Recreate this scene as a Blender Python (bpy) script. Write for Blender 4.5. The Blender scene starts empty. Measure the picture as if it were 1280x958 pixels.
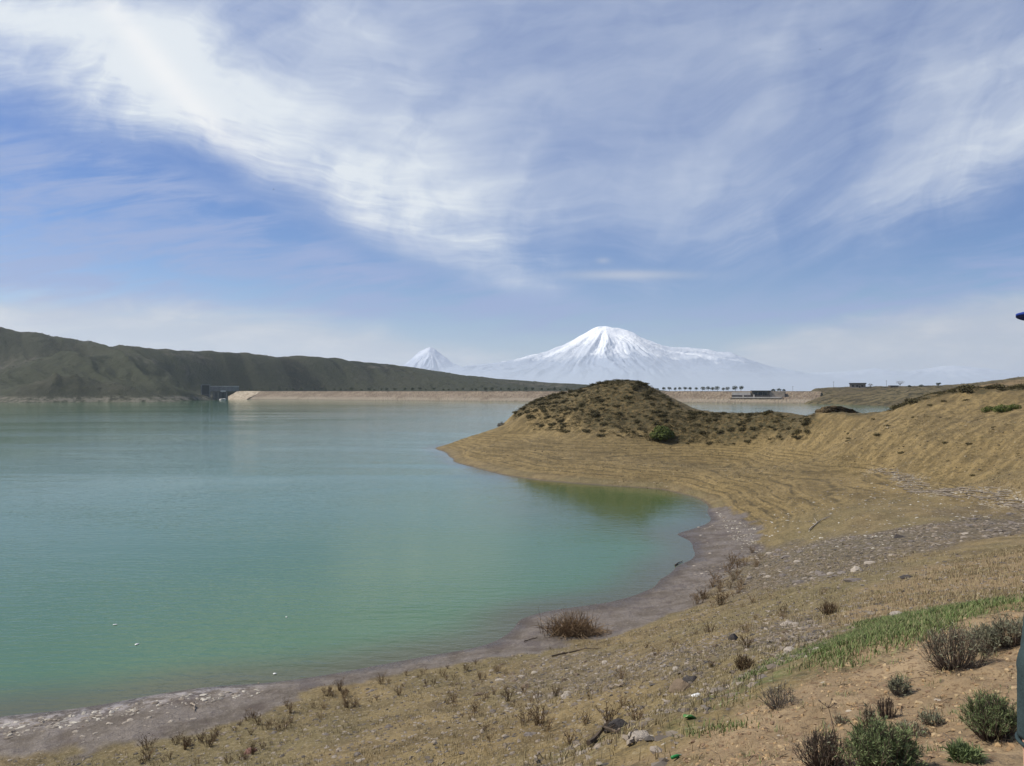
import bpy, bmesh, math, random
import numpy as np
from mathutils import Vector, Matrix

random.seed(7)
RNG = np.random.default_rng(11)
R = math.radians
SC = bpy.context.scene
COL = SC.collection

# ------------------------------------------------------------------ camera
CAMZ, F, U0, HV = 12.0, 931.0, 640.0, 489.0     # eye height above the lake, focal length and horizon of the 1280 px photo
cam_d = bpy.data.cameras.new('camera')
cam = bpy.data.objects.new('camera', cam_d); COL.objects.link(cam)
cam.location = (0, 0, CAMZ); cam.rotation_euler = (R(90), 0, 0)
cam_d.sensor_width = 36; cam_d.lens = 36 * F / 1280; cam_d.shift_y = (HV - 479) / 1280
cam_d.clip_start = 0.05; cam_d.clip_end = 200000
SC.camera = cam

# ------------------------------------------------------------------ sun, sky, exposure
SUN_AZ, SUN_EL = R(-80), R(47)          # azimuth from +Y towards +X
sun_d = bpy.data.lights.new('sun', 'SUN'); sun_d.energy = 4.9; sun_d.angle = R(0.6); sun_d.color = (1, .94, .83)
sun = bpy.data.objects.new('sun', sun_d); COL.objects.link(sun)
sdir = Vector((math.sin(SUN_AZ) * math.cos(SUN_EL), math.cos(SUN_AZ) * math.cos(SUN_EL), math.sin(SUN_EL)))
sun.rotation_euler = sdir.to_track_quat('Z', 'Y').to_euler()
sun.location = (0, 0, 60)
SC.view_settings.view_transform = 'Standard'; SC.view_settings.look = 'None'
SC.view_settings.gamma = 1; SC.view_settings.use_curve_mapping = False
SC.view_settings.exposure = 0.12
SC.cycles.volume_bounces = 1
SC.cycles.max_bounces = 6
HAZE_DENSITY, HAZE_COLOR, HAZE_TOP, HAZE_FAR = 5.8e-5, (0.78, 0.88, 1.0), 620.0, 37000.0


class E:
    """a socket (or number) with arithmetic, so node graphs can be written as formulas"""
    nt = None
    def __init__(s, v): s.v = v
    @staticmethod
    def put(inp, a):
        if isinstance(a, E): a = a.v
        if isinstance(a, (int, float)): inp.default_value = a
        elif isinstance(a, tuple): inp.default_value = a
        else: E.nt.links.new(a, inp)
    @staticmethod
    def m(op, *a, clamp=False):
        n = E.nt.nodes.new('ShaderNodeMath'); n.operation = op; n.use_clamp = clamp
        for i, q in enumerate(a): E.put(n.inputs[i], q)
        return E(n.outputs[0])
    def __add__(s, o): return E.m('ADD', s, o)
    __radd__ = __add__
    def __sub__(s, o): return E.m('SUBTRACT', s, o)
    def __rsub__(s, o): return E.m('SUBTRACT', o, s)
    def __mul__(s, o): return E.m('MULTIPLY', s, o)
    __rmul__ = __mul__
    def __truediv__(s, o): return E.m('DIVIDE', s, o)


def sstep(x, a, b, lo=0.0, hi=1.0):
    n = E.nt.nodes.new('ShaderNodeMapRange'); n.interpolation_type = 'SMOOTHSTEP'
    E.put(n.inputs[0], x); E.put(n.inputs[1], a); E.put(n.inputs[2], b); E.put(n.inputs[3], lo); E.put(n.inputs[4], hi)
    return E(n.outputs[0])


def clamp01(x): return E.m('ADD', x, 0.0, clamp=True)


def mixc(f, a, b):
    n = E.nt.nodes.new('ShaderNodeMix'); n.data_type = 'RGBA'
    E.put(n.inputs[0], f)
    for i, q in ((6, a), (7, b)):
        if isinstance(q, tuple) and len(q) == 3: q = q + (1,)
        E.put(n.inputs[i], q)
    return E(n.outputs[2])


def vec(x, y, z):
    n = E.nt.nodes.new('ShaderNodeCombineXYZ')
    for i, q in enumerate((x, y, z)): E.put(n.inputs[i], q)
    return E(n.outputs[0])


def noise(co, scale, detail=4, rough=.55, dist=0.0, out=0):
    n = E.nt.nodes.new('ShaderNodeTexNoise')
    E.put(n.inputs['Vector'], co); n.inputs['Scale'].default_value = scale
    n.inputs['Detail'].default_value = detail; n.inputs['Roughness'].default_value = rough; n.inputs['Distortion'].default_value = dist
    return E(n.outputs[out])


def voro(co, scale, feature='F1', out='Distance', rand=1.0):
    n = E.nt.nodes.new('ShaderNodeTexVoronoi'); n.feature = feature
    E.put(n.inputs['Vector'], co); n.inputs['Scale'].default_value = scale; n.inputs['Randomness'].default_value = rand
    return E(n.outputs[out])


def curve(x, pts):
    """a float curve through pts (x, y), both 0..1"""
    n = E.nt.nodes.new('ShaderNodeFloatCurve')
    c = n.mapping.curves[0]
    while len(c.points) < len(pts): c.points.new(.5, .5)
    for p, (a, b) in zip(c.points, pts): p.location = (a, b)
    n.mapping.update(); E.put(n.inputs[1], x)
    return E(n.outputs[0])


world = bpy.data.worlds.new('World'); SC.world = world; world.use_nodes = True
E.nt = world.node_tree
wn = E.nt.nodes
SKY_STRENGTH = 0.092
bg = wn['Background']; bg.inputs[1].default_value = SKY_STRENGTH
sky = wn.new('ShaderNodeTexSky'); sky.sky_type = 'NISHITA'; sky.sun_disc = False
sky.sun_elevation = SUN_EL; sky.sun_rotation = SUN_AZ
sky.altitude = 1000; sky.air_density = 1.0; sky.dust_density = 0.6; sky.ozone_density = 2.0
tc = wn.new('ShaderNodeTexCoord')
sep = wn.new('ShaderNodeSeparateXYZ'); E.nt.links.new(tc.outputs['Generated'], sep.inputs[0])
X, Y, Z = (E(sep.outputs[i]) for i in range(3))
AY = E.m('MAXIMUM', E.m('ABSOLUTE', Y), 0.28)
SU = X / AY                                     # tangent of the bearing
SV = Z / AY                                     # tangent of the height
px = lambda u: (u - U0) / F
py = lambda v: (HV - v) / F
PL = vec(X / (Z + 0.13), Y / (Z + 0.13), 0.0)  # a cloud sheet overhead
# wind streaks in the sheet run towards a bearing a little right of the view
ca, sa = math.cos(R(24)), math.sin(R(24))
sx = wn.new('ShaderNodeSeparateXYZ'); E.nt.links.new(PL.v, sx.inputs[0])
PX, PY = E(sx.outputs[0]), E(sx.outputs[1])
ACR = PX * ca - PY * sa
ALO = PX * sa + PY * ca
warp = noise(vec(ACR, ALO, 3.0), 0.55, 2, .5) - 0.5
streak = noise(vec(ACR * 1.25 + warp * 1.5, ALO * 0.24 + warp * .5, 1.0), 1.7, 6, .6, .3)
streak2 = noise(vec(ACR * 0.6 + warp * 1.1, ALO * 0.22, 7.0), 1.2, 4, .5, .2)
puff = noise(vec(SU * 2.2, SV * 7.0, 2.0), 3.0, 5, .6, .4)
thin = noise(vec(SU * 1.6 + SV * 1.2, SV * 11 - SU * 1.6, 5.0), 3.2, 6, .62, .5)
soft = noise(vec(SU, SV * 1.6, 4.0), 2.4, 5, .55, .8)


def blob(u, v, su, sv, rot, amp):
    c, s = math.cos(R(rot)), math.sin(R(rot))
    a, b = SU - px(u), (SV - py(v)) * -1.0       # y down, as in a picture
    p = (a * c + b * s) / (su / F)
    q = (b * c - a * s) / (sv / F)
    return E.m('EXPONENT', (p * p + q * q) * -1.0) * amp


def edge(pts):
    xs = clamp01((SU + 1.2) / 2.4)
    P = [((px(u) + 1.2) / 2.4, py(v) + .1) for u, v in pts]
    return curve(xs, P) - 0.1

lower = edge([(-460, 60), (0, 168), (150, 196), (300, 250), (450, 318), (600, 358), (750, 374), (860, 392), (960, 374), (1060, 352), (1140, 336), (1280, 302), (1700, 200)])
ACB = SV - lower                                # height above the veil's lower edge: the fibres run along it
wob = noise(vec(SU * 1.2, SV * 1.6, 8.0), 2.2, 4, .55) - .5
fib = noise(vec(SU * 1.5 + wob * .5, ACB * 7.0 - SU * 1.1 + wob * 1.1, 1.0), 2.3, 6, .62, .25)
fib2 = noise(vec(SU * 2.4 + wob * .6, ACB * 16 - SU * 3.0 + wob * 2.0, 6.0), 2.6, 5, .65, .3)
fan = noise(vec(SU * 5.2 - ACB * 2.6 + wob * 1.6, ACB * 2.2 + SU * 1.0 + wob, 3.0), 1.5, 5, .6, .4)
w1 = (fib2 - .5) * 0.05 + (soft - .5) * .05
veil = sstep(ACB + w1 * 1.5 + (fan - .5) * .05, -0.065, 0.125)
wide = sstep(ACB + w1, -0.03, 0.16)
core = (blob(130, 60, 330, 110, 33, .48) + blob(350, 200, 300, 70, 33, .42) + blob(560, 305, 230, 42, 22, .42) + blob(90, 160, 260, 50, 14, .28)
        + blob(700, 352, 180, 20, 7, .42) + blob(500, 130, 230, 120, 40, .26) + blob(610, 250, 150, 90, 30, .16) + blob(-300, 0, 500, 330, 0, .4)
        + blob(1190, 215, 260, 130, -30, .34) + blob(1000, 325, 250, 50, -10, .30) + blob(1290, 90, 170, 120, 0, .14) + blob(960, 130, 70, 150, 24, .12)
        + blob(870, 250, 110, 60, 0, .10) + blob(700, 20, 200, 60, 0, .08))
dens1 = clamp01(veil * (core * .60 + wide * .40 + (fib - .5) * .88 * (core * .75 + .28) + (fib2 - .5) * .42 * (core * .6 + .26) + (fan - .5) * .95 * (core * .85 + .26) + (soft - .5) * .34))
bright_streak = blob(205, 90, 190, 17, 50, .75) + blob(350, 205, 170, 20, 33, .35) + blob(590, 335, 190, 16, 18, .42)
low_edge = edge([(-460, 350), (0, 366), (180, 374), (300, 384), (450, 404), (560, 428), (640, 446), (760, 456), (860, 452), (950, 425), (1060, 402), (1180, 382), (1280, 364), (1700, 330)])
low = sstep(low_edge - SV + (puff - .5) * .045 + (thin - .5) * .02, -0.016, 0.030) * (0.88 + (puff - .5) * .30)
wisps = sstep(thin, .34, .66) * sstep(SV, .06, .10) * sstep(lower - SV, -.03, .02) * .92
mist = sstep(SV, .17, -.02) * .75
lenticular = blob(785, 344, 75, 6, 0, .55) + blob(754, 326, 9, 4, 0, .32)
hue = wn.new('ShaderNodeHueSaturation'); hue.inputs['Saturation'].default_value = 1.34; hue.inputs['Value'].default_value = 1.0; hue.inputs['Hue'].default_value = .515
E.nt.links.new(sky.outputs[0], hue.inputs['Color'])
CK = 8.6
cw = lambda r, g, b, k=1.0: (r * CK * k, g * CK * k, b * CK * k)
ccol = mixc(sstep(dens1, .05, .98), cw(.36, .47, .76), cw(.90, .96, 1.02))
col = mixc(wisps, E(hue.outputs[0]), cw(.34, .45, .76))
col = mixc(clamp01(dens1 * 1.1 + veil * .06), col, ccol)
col = mixc(clamp01(bright_streak * veil * (fib * .8 + fan * .8 - .15)), col, cw(1.0, .99, .98, 1.12))
col = mixc(clamp01(lenticular), col, cw(.72, .74, .80))
col = mixc(mist, col, cw(.36, .46, .70))
col = mixc(clamp01(low), col, mixc(sstep(puff, .4, .75), cw(.60, .65, .74), cw(.76, .78, .82)))
E.nt.links.new(col.v, bg.inputs[0])


# ------------------------------------------------------------------ numbers: noise, splines, pixels to places
def _hash(ix, iy, seed):
    h = (ix.astype(np.int64) * 374761393 + iy.astype(np.int64) * 668265263 + seed * 2147483647 + 12345) & 0xffffffff
    h = ((h ^ (h >> 13)) * 1274126177) & 0xffffffff
    h = ((h ^ (h >> 16)) * 2246822519) & 0xffffffff
    return (h ^ (h >> 15)) & 0xffff


def pn(x, y, seed=0):
    x = np.asarray(x, float); y = np.asarray(y, float)
    ix, iy = np.floor(x), np.floor(y); fx, fy = x - ix, y - iy
    u = fx * fx * fx * (fx * (fx * 6 - 15) + 10); v = fy * fy * fy * (fy * (fy * 6 - 15) + 10)
    def g(dx, dy):
        a = _hash(ix + dx, iy + dy, seed) * (2 * np.pi / 65536)
        return np.cos(a) * (fx - dx) + np.sin(a) * (fy - dy)
    a = g(0, 0) * (1 - u) + g(1, 0) * u
    b = g(0, 1) * (1 - u) + g(1, 1) * u
    return (a * (1 - v) + b * v) * 1.5


def fbm(x, y, octs=4, seed=0, gain=.5, ridge=False):
    t = 0; a = 1.0; n = 0; f = 1.0
    for k in range(octs):
        w = pn(x * f, y * f, seed + k * 17)
        if ridge: w = 1 - 2 * np.abs(w)
        t = t + a * w; n += a; a *= gain; f *= 2.03
    return t / n


def ss(x, a, b):
    t = np.clip((x - a) / (b - a), 0, 1)
    return t * t * (3 - 2 * t)


class TPS:
    """a thin plate through scattered (x, y, z) points"""
    def __init__(s, P, sm=1e-3, scale=50.0):
        P = np.array(P, float); s.p = P[:, :2] / scale; s.k = scale; n = len(P)
        K = s.U(s.p[:, None] - s.p[None]) + np.eye(n) * sm
        Q = np.c_[np.ones(n), s.p]
        A = np.block([[K, Q], [Q.T, np.zeros((3, 3))]])
        w = np.linalg.solve(A, np.r_[P[:, 2], 0, 0, 0])
        s.w, s.a = w[:n], w[n:]
    @staticmethod
    def U(d):
        r2 = (d ** 2).sum(-1)
        return r2 * np.log(r2 + 1e-12)
    def __call__(s, x, y):
        x = np.asarray(x, float); sh = x.shape
        q = np.c_[x.ravel(), np.asarray(y, float).ravel()] / s.k
        out = np.empty(len(q))
        for i in range(0, len(q), 20000):
            b = q[i:i + 20000]
            out[i:i + 20000] = s.U(b[:, None] - s.p[None]) @ s.w + s.a[0] + b @ s.a[1:]
        return out.reshape(sh)


def P(u, v, Yd):
    return ((u - U0) / F * Yd, Yd, CAMZ + (HV - v) / F * Yd)


def S(u, v, z=0.0):
    return P(u, v, F * (CAMZ - z) / (v - HV))


# ------------------------------------------------------------------ the near shore, the spit with its mound, the right slope: one sheet
shore_px = [(0, 896), (100, 885), (180, 871), (250, 860), (330, 854), (400, 845), (470, 832), (540, 819), (600, 808), (632, 794), (650, 775), (690, 763), (740, 756), (780, 748), (806, 739),
            (824, 725), (846, 708), (866, 686), (846, 668), (872, 659), (888, 647), (886, 634), (868, 622), (830, 613), (780, 609), (720, 605), (660, 599), (620, 592), (590, 584), (567, 574), (557, 566), (545, 560)]
SH = [S(u, v)[:2] for u, v in shore_px]
SH = [(-130, -12), (-70, 6), (-32, 20.5)] + SH + [(-13.5, 166), (-10, 178), (-2, 192), (14, 200), (36, 192), (58, 176), (78, 172), (100, 188), (130, 215), (175, 250)]
SHA = np.array(SH)
ctl = [(x, y, 0.0) for x, y in SH]
# the lake bed, a step out from the shore
for i in range(1, len(SH) - 1):
    t = SHA[i + 1] - SHA[i - 1]; t /= np.linalg.norm(t) + 1e-9
    nrm = np.array([-t[1], t[0]])               # water lies left of the shore's run
    sc = min(10, max(2.0, .06 * np.hypot(*SHA[i])))
    q = SHA[i] + nrm * sc
    if i % 2 == 0: ctl.append((q[0], q[1], -0.22 * sc ** .9))
ctl += [(-40, 60, -5), (-60, 120, -7), (-20, 110, -4), (0, 75, -3), (-80, 40, -5), (-5, 55, -2.2), (-60, 200, -8), (10, 240, -6), (80, 230, -5), (-10, 92, -2.5)]
ctl += [
    # under the camera and the bank
    (0, 0, 10.4), (1.45, 2.0, 10.5), (3, 1, 10.75), (-3, 0, 10.0), (-2, 3, 9.6), (0, 3, 10.05), P(1100, 958, 3.6), P(1279, 900, 4.4), P(1000, 958, 4.0), (0, -20, 12), (40, -20, 13), (-40, -20, 6), (15, 2, 11.6), (40, 5, 11.6),
    P(960, 864, 6.8), P(1100, 796, 8.4), P(1200, 768, 9.2), P(1280, 748, 10.2), P(850, 958, 5.1), (-1.0, 5.2, 8.9),
    P(1400, 735, 12),
    # slope below the bank
    P(960, 840, 11.0), P(1000, 810, 14.5), P(1100, 782, 14.6), P(1190, 760, 15.4), P(1280, 740, 17.0), P(800, 830, 21.5), P(620, 900, 19.5), P(500, 958, 17.4), P(250, 958, 21.5), P(700, 958, 14.0), P(820, 900, 13.0),
    (-18, 19, .5), S(300, 902, .55), S(420, 866, .5), S(0, 950, .35), S(520, 840, .35), S(640, 818, .42), S(760, 795, .5), S(850, 758, .5), S(905, 716, .5), S(946, 690, .55), S(948, 664, .6), S(918, 645, .5), S(900, 690, .22), S(850, 735, .2), S(700, 790, .22), S(880, 670, .12),
    S(900, 760, 2.6), S(1000, 740, 4.1), S(1000, 690, 2.4), S(1100, 690, 4.3), S(1100, 730, 5.4), S(1280, 700, 6.3), S(1200, 670, 4.9), S(1280, 655, 4.9), S(760, 850, 3.4),
    S(1000, 650, 1.9), S(1000, 620, 2.3), S(1000, 590, 2.9), S(1100, 640, 3.2), S(950, 620, 1.7), S(900, 600, 1.7),
    # foot of the right slope
    P(1015, 574, 98), P(1090, 590, 82), P(1180, 612, 66), P(1280, 632, 53.5), P(1400, 655, 45),
    # right slope
    P(1060, 555, 92), P(1150, 560, 79), P(1220, 560, 74), P(1150, 525, 91), P(1220, 520, 89), P(1280, 600, 57), P(1280, 550, 71), P(1090, 530, 99),
    P(1060, 519, 107), P(1085, 518.5, 106), P(1112, 515, 105), P(1150, 499, 103), P(1190, 490, 105), P(1230, 491, 108), P(1280, 494, 110), P(1400, 488, 100), P(1550, 480, 90),
    P(1060, 525, 114), P(1100, 524, 114), P(1020, 523, 120), P(1130, 515, 115), P(980, 521, 128), P(1150, 507, 112), P(1180, 496, 114), P(1280, 499, 118), (62, 130, 6.2), (70, 150, 4.0), (95, 130, 10.5), (100, 160, 4.0), (140, 170, 6), (160, 110, 13), (190, 200, 5), (150, 40, 13), (200, 90, 16),
    # neck
    P(840, 551, 125), P(900, 551, 121.5), P(960, 557, 114), P(1015, 520, 111), P(960, 518, 122), P(900, 518, 130), (42, 148, 4.5), (58, 140, 4.0), (52, 158, 2),
    # mound
    P(636, 534, 163), P(661, 541, 146), P(700, 546, 134), P(754, 549, 127), P(800, 550, 125.5),
    P(642, 519, 166), P(660, 508, 163), P(700, 496, 158), P(735, 485, 153), P(760, 478, 150), P(778, 477, 148), P(796, 480, 145), P(815, 491, 143), P(840, 501, 140), P(870, 514.5, 135),
    P(655, 522, 152), P(700, 522, 145), P(755, 515, 138), P(800, 520, 134), P(760, 495, 143), P(840, 525, 130),
    (10, 180, 6.0), (25, 172, 8.0), (22, 186, 2.5), (38, 165, 6), (4, 184, 2.2), (-4, 176, 1.6), (-6, 166, 1.8),
    # bench under the mound
    P(600, 560, 132), P(600, 545, 150), P(575, 556, 150), P(700, 576, 109.5), P(760, 580, 105), P(830, 582, 100), P(650, 565, 124), P(620, 548, 146), P(590, 545, 158),
]
ctl = [c for c in ctl]
T_near = TPS(ctl, 2e-4)


def seg_dist(x, y, poly, closed=False):
    d = np.full(np.shape(x), 1e9)
    n = len(poly)
    for i in range(n if closed else n - 1):
        ax, ay = poly[i]; bx, by = poly[(i + 1) % n]
        dx, dy = bx - ax, by - ay
        t = np.clip(((x - ax) * dx + (y - ay) * dy) / (dx * dx + dy * dy + 1e-12), 0, 1)
        d = np.minimum(d, np.hypot(x - ax - t * dx, y - ay - t * dy))
    return d


def inside(x, y, poly):
    c = np.zeros(np.shape(x), bool); n = len(poly); j = n - 1
    for i in range(n):
        xi, yi = poly[i]; xj, yj = poly[j]
        c ^= ((yi > y) != (yj > y)) & (x < (xj - xi) * (y - yi) / (yj - yi + 1e-12) + xi)
        j = i
    return c


def sdist(x, y, poly):                          # positive inside
    d = seg_dist(x, y, poly, True)
    return np.where(inside(x, y, poly), d, -d)


def ground_h(x, y, fine=True):
    x = np.asarray(x, float); y = np.asarray(y, float)
    h = T_near(x, y)
    r = np.hypot(x, y)
    rr = np.hypot((x - 60) * .8, y - 90)
    far = ss(rr, 150, 210) * (1 - ss(x, 150, 220) * (1 - ss(y, 150, 190)))
    h = h * (1 - far) - 6 * far
    h = np.clip(h, -9, 22)
    if not fine: return h
    land = ss(h, .05, 1.2)
    # strand lines: small steps left by the falling lake
    st = ss(h, .25, .7) * (1 - ss(h, 2.9, 3.9)) * ss(y, 52, 70)
    zz = h + .10 * fbm(x * .11, y * .11, 3, 5)
    h = h + st * .10 * (((zz / .30) % 1) ** 2 - .4)
    # rills and hummocks
    up = ss(h, 3.6, 5.0) * ss(y, 45, 60)
    h = h + up * (.30 * fbm(x * .28, y * .16, 4, 21) + .16 * fbm(x * .9, y * .5, 3, 31, ridge=True))
    sp = ss(x - .32 * y, 4, 16) * ss(y, 48, 60) * ss(h, 3.4, 4.6)
    a = x * .8 + y * .6; b = -x * .6 + y * .8
    h = h + sp * .22 * fbm(b * .55, a * .12, 4, 41, ridge=True)
    h = h + land * (.10 * fbm(x * .22, y * .22, 3, 51) + .05 * fbm(x * .9, y * .9, 3, 61) * (1 - ss(r, 90, 140) * .4))
    near = 1 - ss(r, 14, 30)
    h = h + land * (1 - ss(r, 8, 14)) * (.085 * fbm(x * 1.1, y * 1.1, 5, 73, .55)) 
    h = h + land * near * (.030 * fbm(x * 2.6, y * 2.6, 3, 71) + .016 * fbm(x * 8, y * 8, 3, 81))
    mudm = ss(h, .02, .15) * (1 - ss(h, .5, .9)) * (1 - ss(y, 85, 95))
    h = h + mudm * (.035 * fbm(x * .8, y * .8, 4, 91) + .10 * fbm(x * .28, y * .28, 3, 95) + .04 * fbm(x * 1.2, y * 1.2, 3, 99) + .02 * fbm(x * 3, y * 3, 2, 97))
    return h


def gp(pts):
    """where the sight lines through photo pixels meet the ground (n x 3)"""
    pts = np.array(pts, float)
    ts = np.geomspace(1.6, 320, 900)
    dx = (pts[:, 0] - U0) / F; dz = (HV - pts[:, 1]) / F
    Xg = dx[:, None] * ts; Yg = np.broadcast_to(ts, Xg.shape); Zg = CAMZ + dz[:, None] * ts
    below = Zg < np.maximum(ground_h(Xg, Yg), -0.02)
    k = np.where(below.any(1), below.argmax(1), len(ts) - 1)
    lo = ts[np.maximum(k - 1, 0)]; hi = ts[k]
    for _ in range(14):
        mid = (lo + hi) / 2
        b = CAMZ + dz * mid < np.maximum(ground_h(dx * mid, mid), -0.02)
        hi = np.where(b, mid, hi); lo = np.where(b, lo, mid)
    return np.c_[dx * hi, hi, CAMZ + dz * hi]


def gpoly(pts): return [tuple(q[:2]) for q in gp(pts)]


# ------------------------------------------------------------------ mesh and object helpers
def mesh_np(name, V, Fq, smooth=True):
    """a mesh from arrays: V n x 3, Fq m x 3 or m x 4 (or a list of such arrays)"""
    me = bpy.data.meshes.new(name)
    Fs = Fq if isinstance(Fq, list) else [Fq]
    Fs = [np.asarray(f, np.int32) for f in Fs if len(f)]
    V = np.asarray(V, np.float32)
    me.vertices.add(len(V)); me.vertices.foreach_set('co', V.ravel())
    li = np.concatenate([f.ravel() for f in Fs]); tot = np.concatenate([np.full(len(f), f.shape[1], np.int32) for f in Fs])
    st = np.r_[0, np.cumsum(tot)[:-1]].astype(np.int32)
    me.loops.add(len(li)); me.loops.foreach_set('vertex_index', li)
    me.polygons.add(len(tot)); me.polygons.foreach_set('loop_start', st); me.polygons.foreach_set('loop_total', tot)
    me.update(calc_edges=True); me.validate()
    me.polygons.foreach_set('use_smooth', np.full(len(me.polygons), smooth))
    return me


def attr(me, name, vals):
    a = me.attributes.new(name, 'FLOAT', 'POINT'); a.data.foreach_set('value', np.asarray(vals, np.float32).ravel())


def link(name, me, mat=None, parent=None):
    o = bpy.data.objects.new(name, me); COL.objects.link(o)
    if mat is not None and not len(me.materials): me.materials.append(mat)
    if parent is not None: o.parent = parent
    return o


def tag(o, label=None, cat=None, group=None, kind=None):
    for k, q in (('label', label), ('category', cat), ('group', group), ('kind', kind)):
        if q: o[k] = q
    return o


def empty(name, loc, rz=0.0, label=None, cat=None, group=None):
    o = bpy.data.objects.new(name, None); COL.objects.link(o); o.location = loc; o.rotation_euler = (0, 0, rz)
    return tag(o, label, cat, group)


def copy_tree(o, parent=None):
    c = o.copy(); COL.objects.link(c)
    if parent is not None: c.parent = parent
    for ch in list(o.children): copy_tree(ch, c)
    return c


class MB:
    """collects boxes and tubes; build() links them as ONE mesh object"""
    def __init__(s): s.V = []; s.Q = []; s.T = []; s.n = 0
    def add(s, V, Q=(), T=()):
        V = np.asarray(V, float)
        if len(Q): s.Q.append(np.asarray(Q) + s.n)
        if len(T): s.T.append(np.asarray(T) + s.n)
        s.V.append(V); s.n += len(V); return s
    def box(s, x0, x1, y0, y1, z0, z1):
        V = [(x, y, z) for z in (z0, z1) for y in (y0, y1) for x in (x0, x1)]
        return s.add(V, [(0, 2, 3, 1), (4, 5, 7, 6), (0, 1, 5, 4), (2, 6, 7, 3), (0, 4, 6, 2), (1, 3, 7, 5)])
    def tube(s, pts, rad, n=6):
        pts = np.asarray(pts, float); k = len(pts); rad = np.broadcast_to(rad, (k,))
        tg = np.gradient(pts, axis=0); tg /= np.linalg.norm(tg, axis=1)[:, None] + 1e-9
        ref = np.array([0.31, .17, .93]) if abs(tg[0][2]) < .8 else np.array([.9, .3, .1])
        a = np.cross(tg, ref); a /= np.linalg.norm(a, axis=1)[:, None] + 1e-9
        b = np.cross(tg, a)
        th = np.arange(n) * 2 * np.pi / n
        V = (pts[:, None] + rad[:, None, None] * (np.cos(th)[None, :, None] * a[:, None] + np.sin(th)[None, :, None] * b[:, None])).reshape(-1, 3)
        Q = [(i * n + j, i * n + (j + 1) % n, (i + 1) * n + (j + 1) % n, (i + 1) * n + j) for i in range(k - 1) for j in range(n)]
        T = [(0, j + 1, j) for j in range(1, n - 1)] + [((k - 1) * n, (k - 1) * n + j, (k - 1) * n + j + 1) for j in range(1, n - 1)]
        return s.add(V, Q, T)
    def mesh(s, name, smooth=False):
        return mesh_np(name, np.concatenate(s.V), [np.concatenate(q) for q in (s.Q, s.T) if q], smooth)
    def build(s, name, mat, parent=None, smooth=False): return link(name, s.mesh(name, smooth), mat, parent)


def new_mat(name):
    m = bpy.data.materials.new(name); m.use_nodes = True; E.nt = m.node_tree
    return m, E.nt.nodes['Principled BSDF']


def obj_co(kind='Object'):
    n = E.nt.nodes.new('ShaderNodeTexCoord'); return E(n.outputs[kind])


def bump(h, strength, dist, base=None):
    n = E.nt.nodes.new('ShaderNodeBump'); n.inputs['Strength'].default_value = strength; n.inputs['Distance'].default_value = dist
    E.put(n.inputs['Height'], h)
    if base is not None: E.nt.links.new(base.v, n.inputs['Normal'])
    return E(n.outputs[0])


def A(name):
    n = E.nt.nodes.new('ShaderNodeAttribute'); n.attribute_name = name; return E(n.outputs['Fac'])


def rand_obj():
    n = E.nt.nodes.new('ShaderNodeObjectInfo'); return E(n.outputs['Random'])


def simple(name, c1, c2=None, scale=3.0, rough=.85, bmp=0.0, bdist=.02, obvar=0.0, co='Object', detail=5):
    m, b = new_mat(name)
    c2 = c2 or tuple(q * .7 for q in c1)
    p = obj_co(co)
    f = noise(p, scale, detail, .6)
    f = sstep(f, .3, .7)
    if obvar: f = clamp01(f * (1 - obvar) + rand_obj() * obvar)
    E.put(b.inputs['Base Color'], mixc(f, c1, c2)); b.inputs['Roughness'].default_value = rough
    b.inputs['Specular IOR Level'].default_value = .25
    if bmp: E.put(b.inputs['Normal'], bump(noise(p, scale * 3, 6, .65), bmp, bdist))
    return m


def polar_grid(r0, r1, ratio, fov, step, step_out):
    rs = [r0]
    while rs[-1] < r1: rs.append(rs[-1] * ratio)
    th = np.r_[np.arange(-180, -fov, step_out), np.arange(-fov, fov, step), np.arange(fov, 180, step_out)]
    th = np.radians(th); rs = np.array(rs)
    Rg, Tg = np.meshgrid(rs, th, indexing='ij')
    n, k = Rg.shape
    i = np.arange(n - 1)[:, None]; j = np.arange(k)[None]
    j2 = (j + 1) % k
    Q = np.stack([i * k + j, i * k + j2, (i + 1) * k + j2, (i + 1) * k + j], -1).reshape(-1, 4)
    return Rg * np.sin(Tg), Rg * np.cos(Tg), Q[:, ::-1]


def grid(x0, x1, y0, y1, nx, ny, ypow=1.0):
    X, Y = np.meshgrid(np.linspace(x0, x1, nx), y0 + (y1 - y0) * np.linspace(0, 1, ny) ** ypow)
    j = np.arange(ny - 1)[:, None]; i = np.arange(nx - 1)[None]
    Q = np.stack([j * nx + i, j * nx + i + 1, (j + 1) * nx + i + 1, (j + 1) * nx + i], -1).reshape(-1, 4)
    return X, Y, Q


# ------------------------------------------------------------------ ground zones (as patches on the ground itself)
Z_mud = gpoly([(-60, 930), (0, 948), (100, 952), (180, 935), (240, 915), (300, 898), (350, 880), (420, 862), (480, 848), (560, 832), (640, 818), (700, 806), (760, 795), (820, 775), (868, 756), (905, 724), (938, 700), (952, 680), (945, 660), (925, 645), (895, 634)])
Z_mud = Z_mud + [(15.0, 84), (5, 92), (-20, 90), (-20, 60), (-30, 30), (-40, 22), (-40, 10), (-24, 14)]
Z_green = gpoly([(900, 890), (950, 858), (985, 825), (1040, 795), (1110, 772), (1200, 757), (1300, 742), (1300, 752), (1190, 775), (1120, 802), (1060, 838), (1000, 868), (960, 895), (920, 905)])
Z_bare = gpoly([(800, 990), (860, 930), (950, 878), (1020, 842), (1110, 800), (1160, 780), (1230, 772), (1300, 752)]) + [(14, 9), (14, -6), (-2, -6), (.6, 3)]
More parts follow.
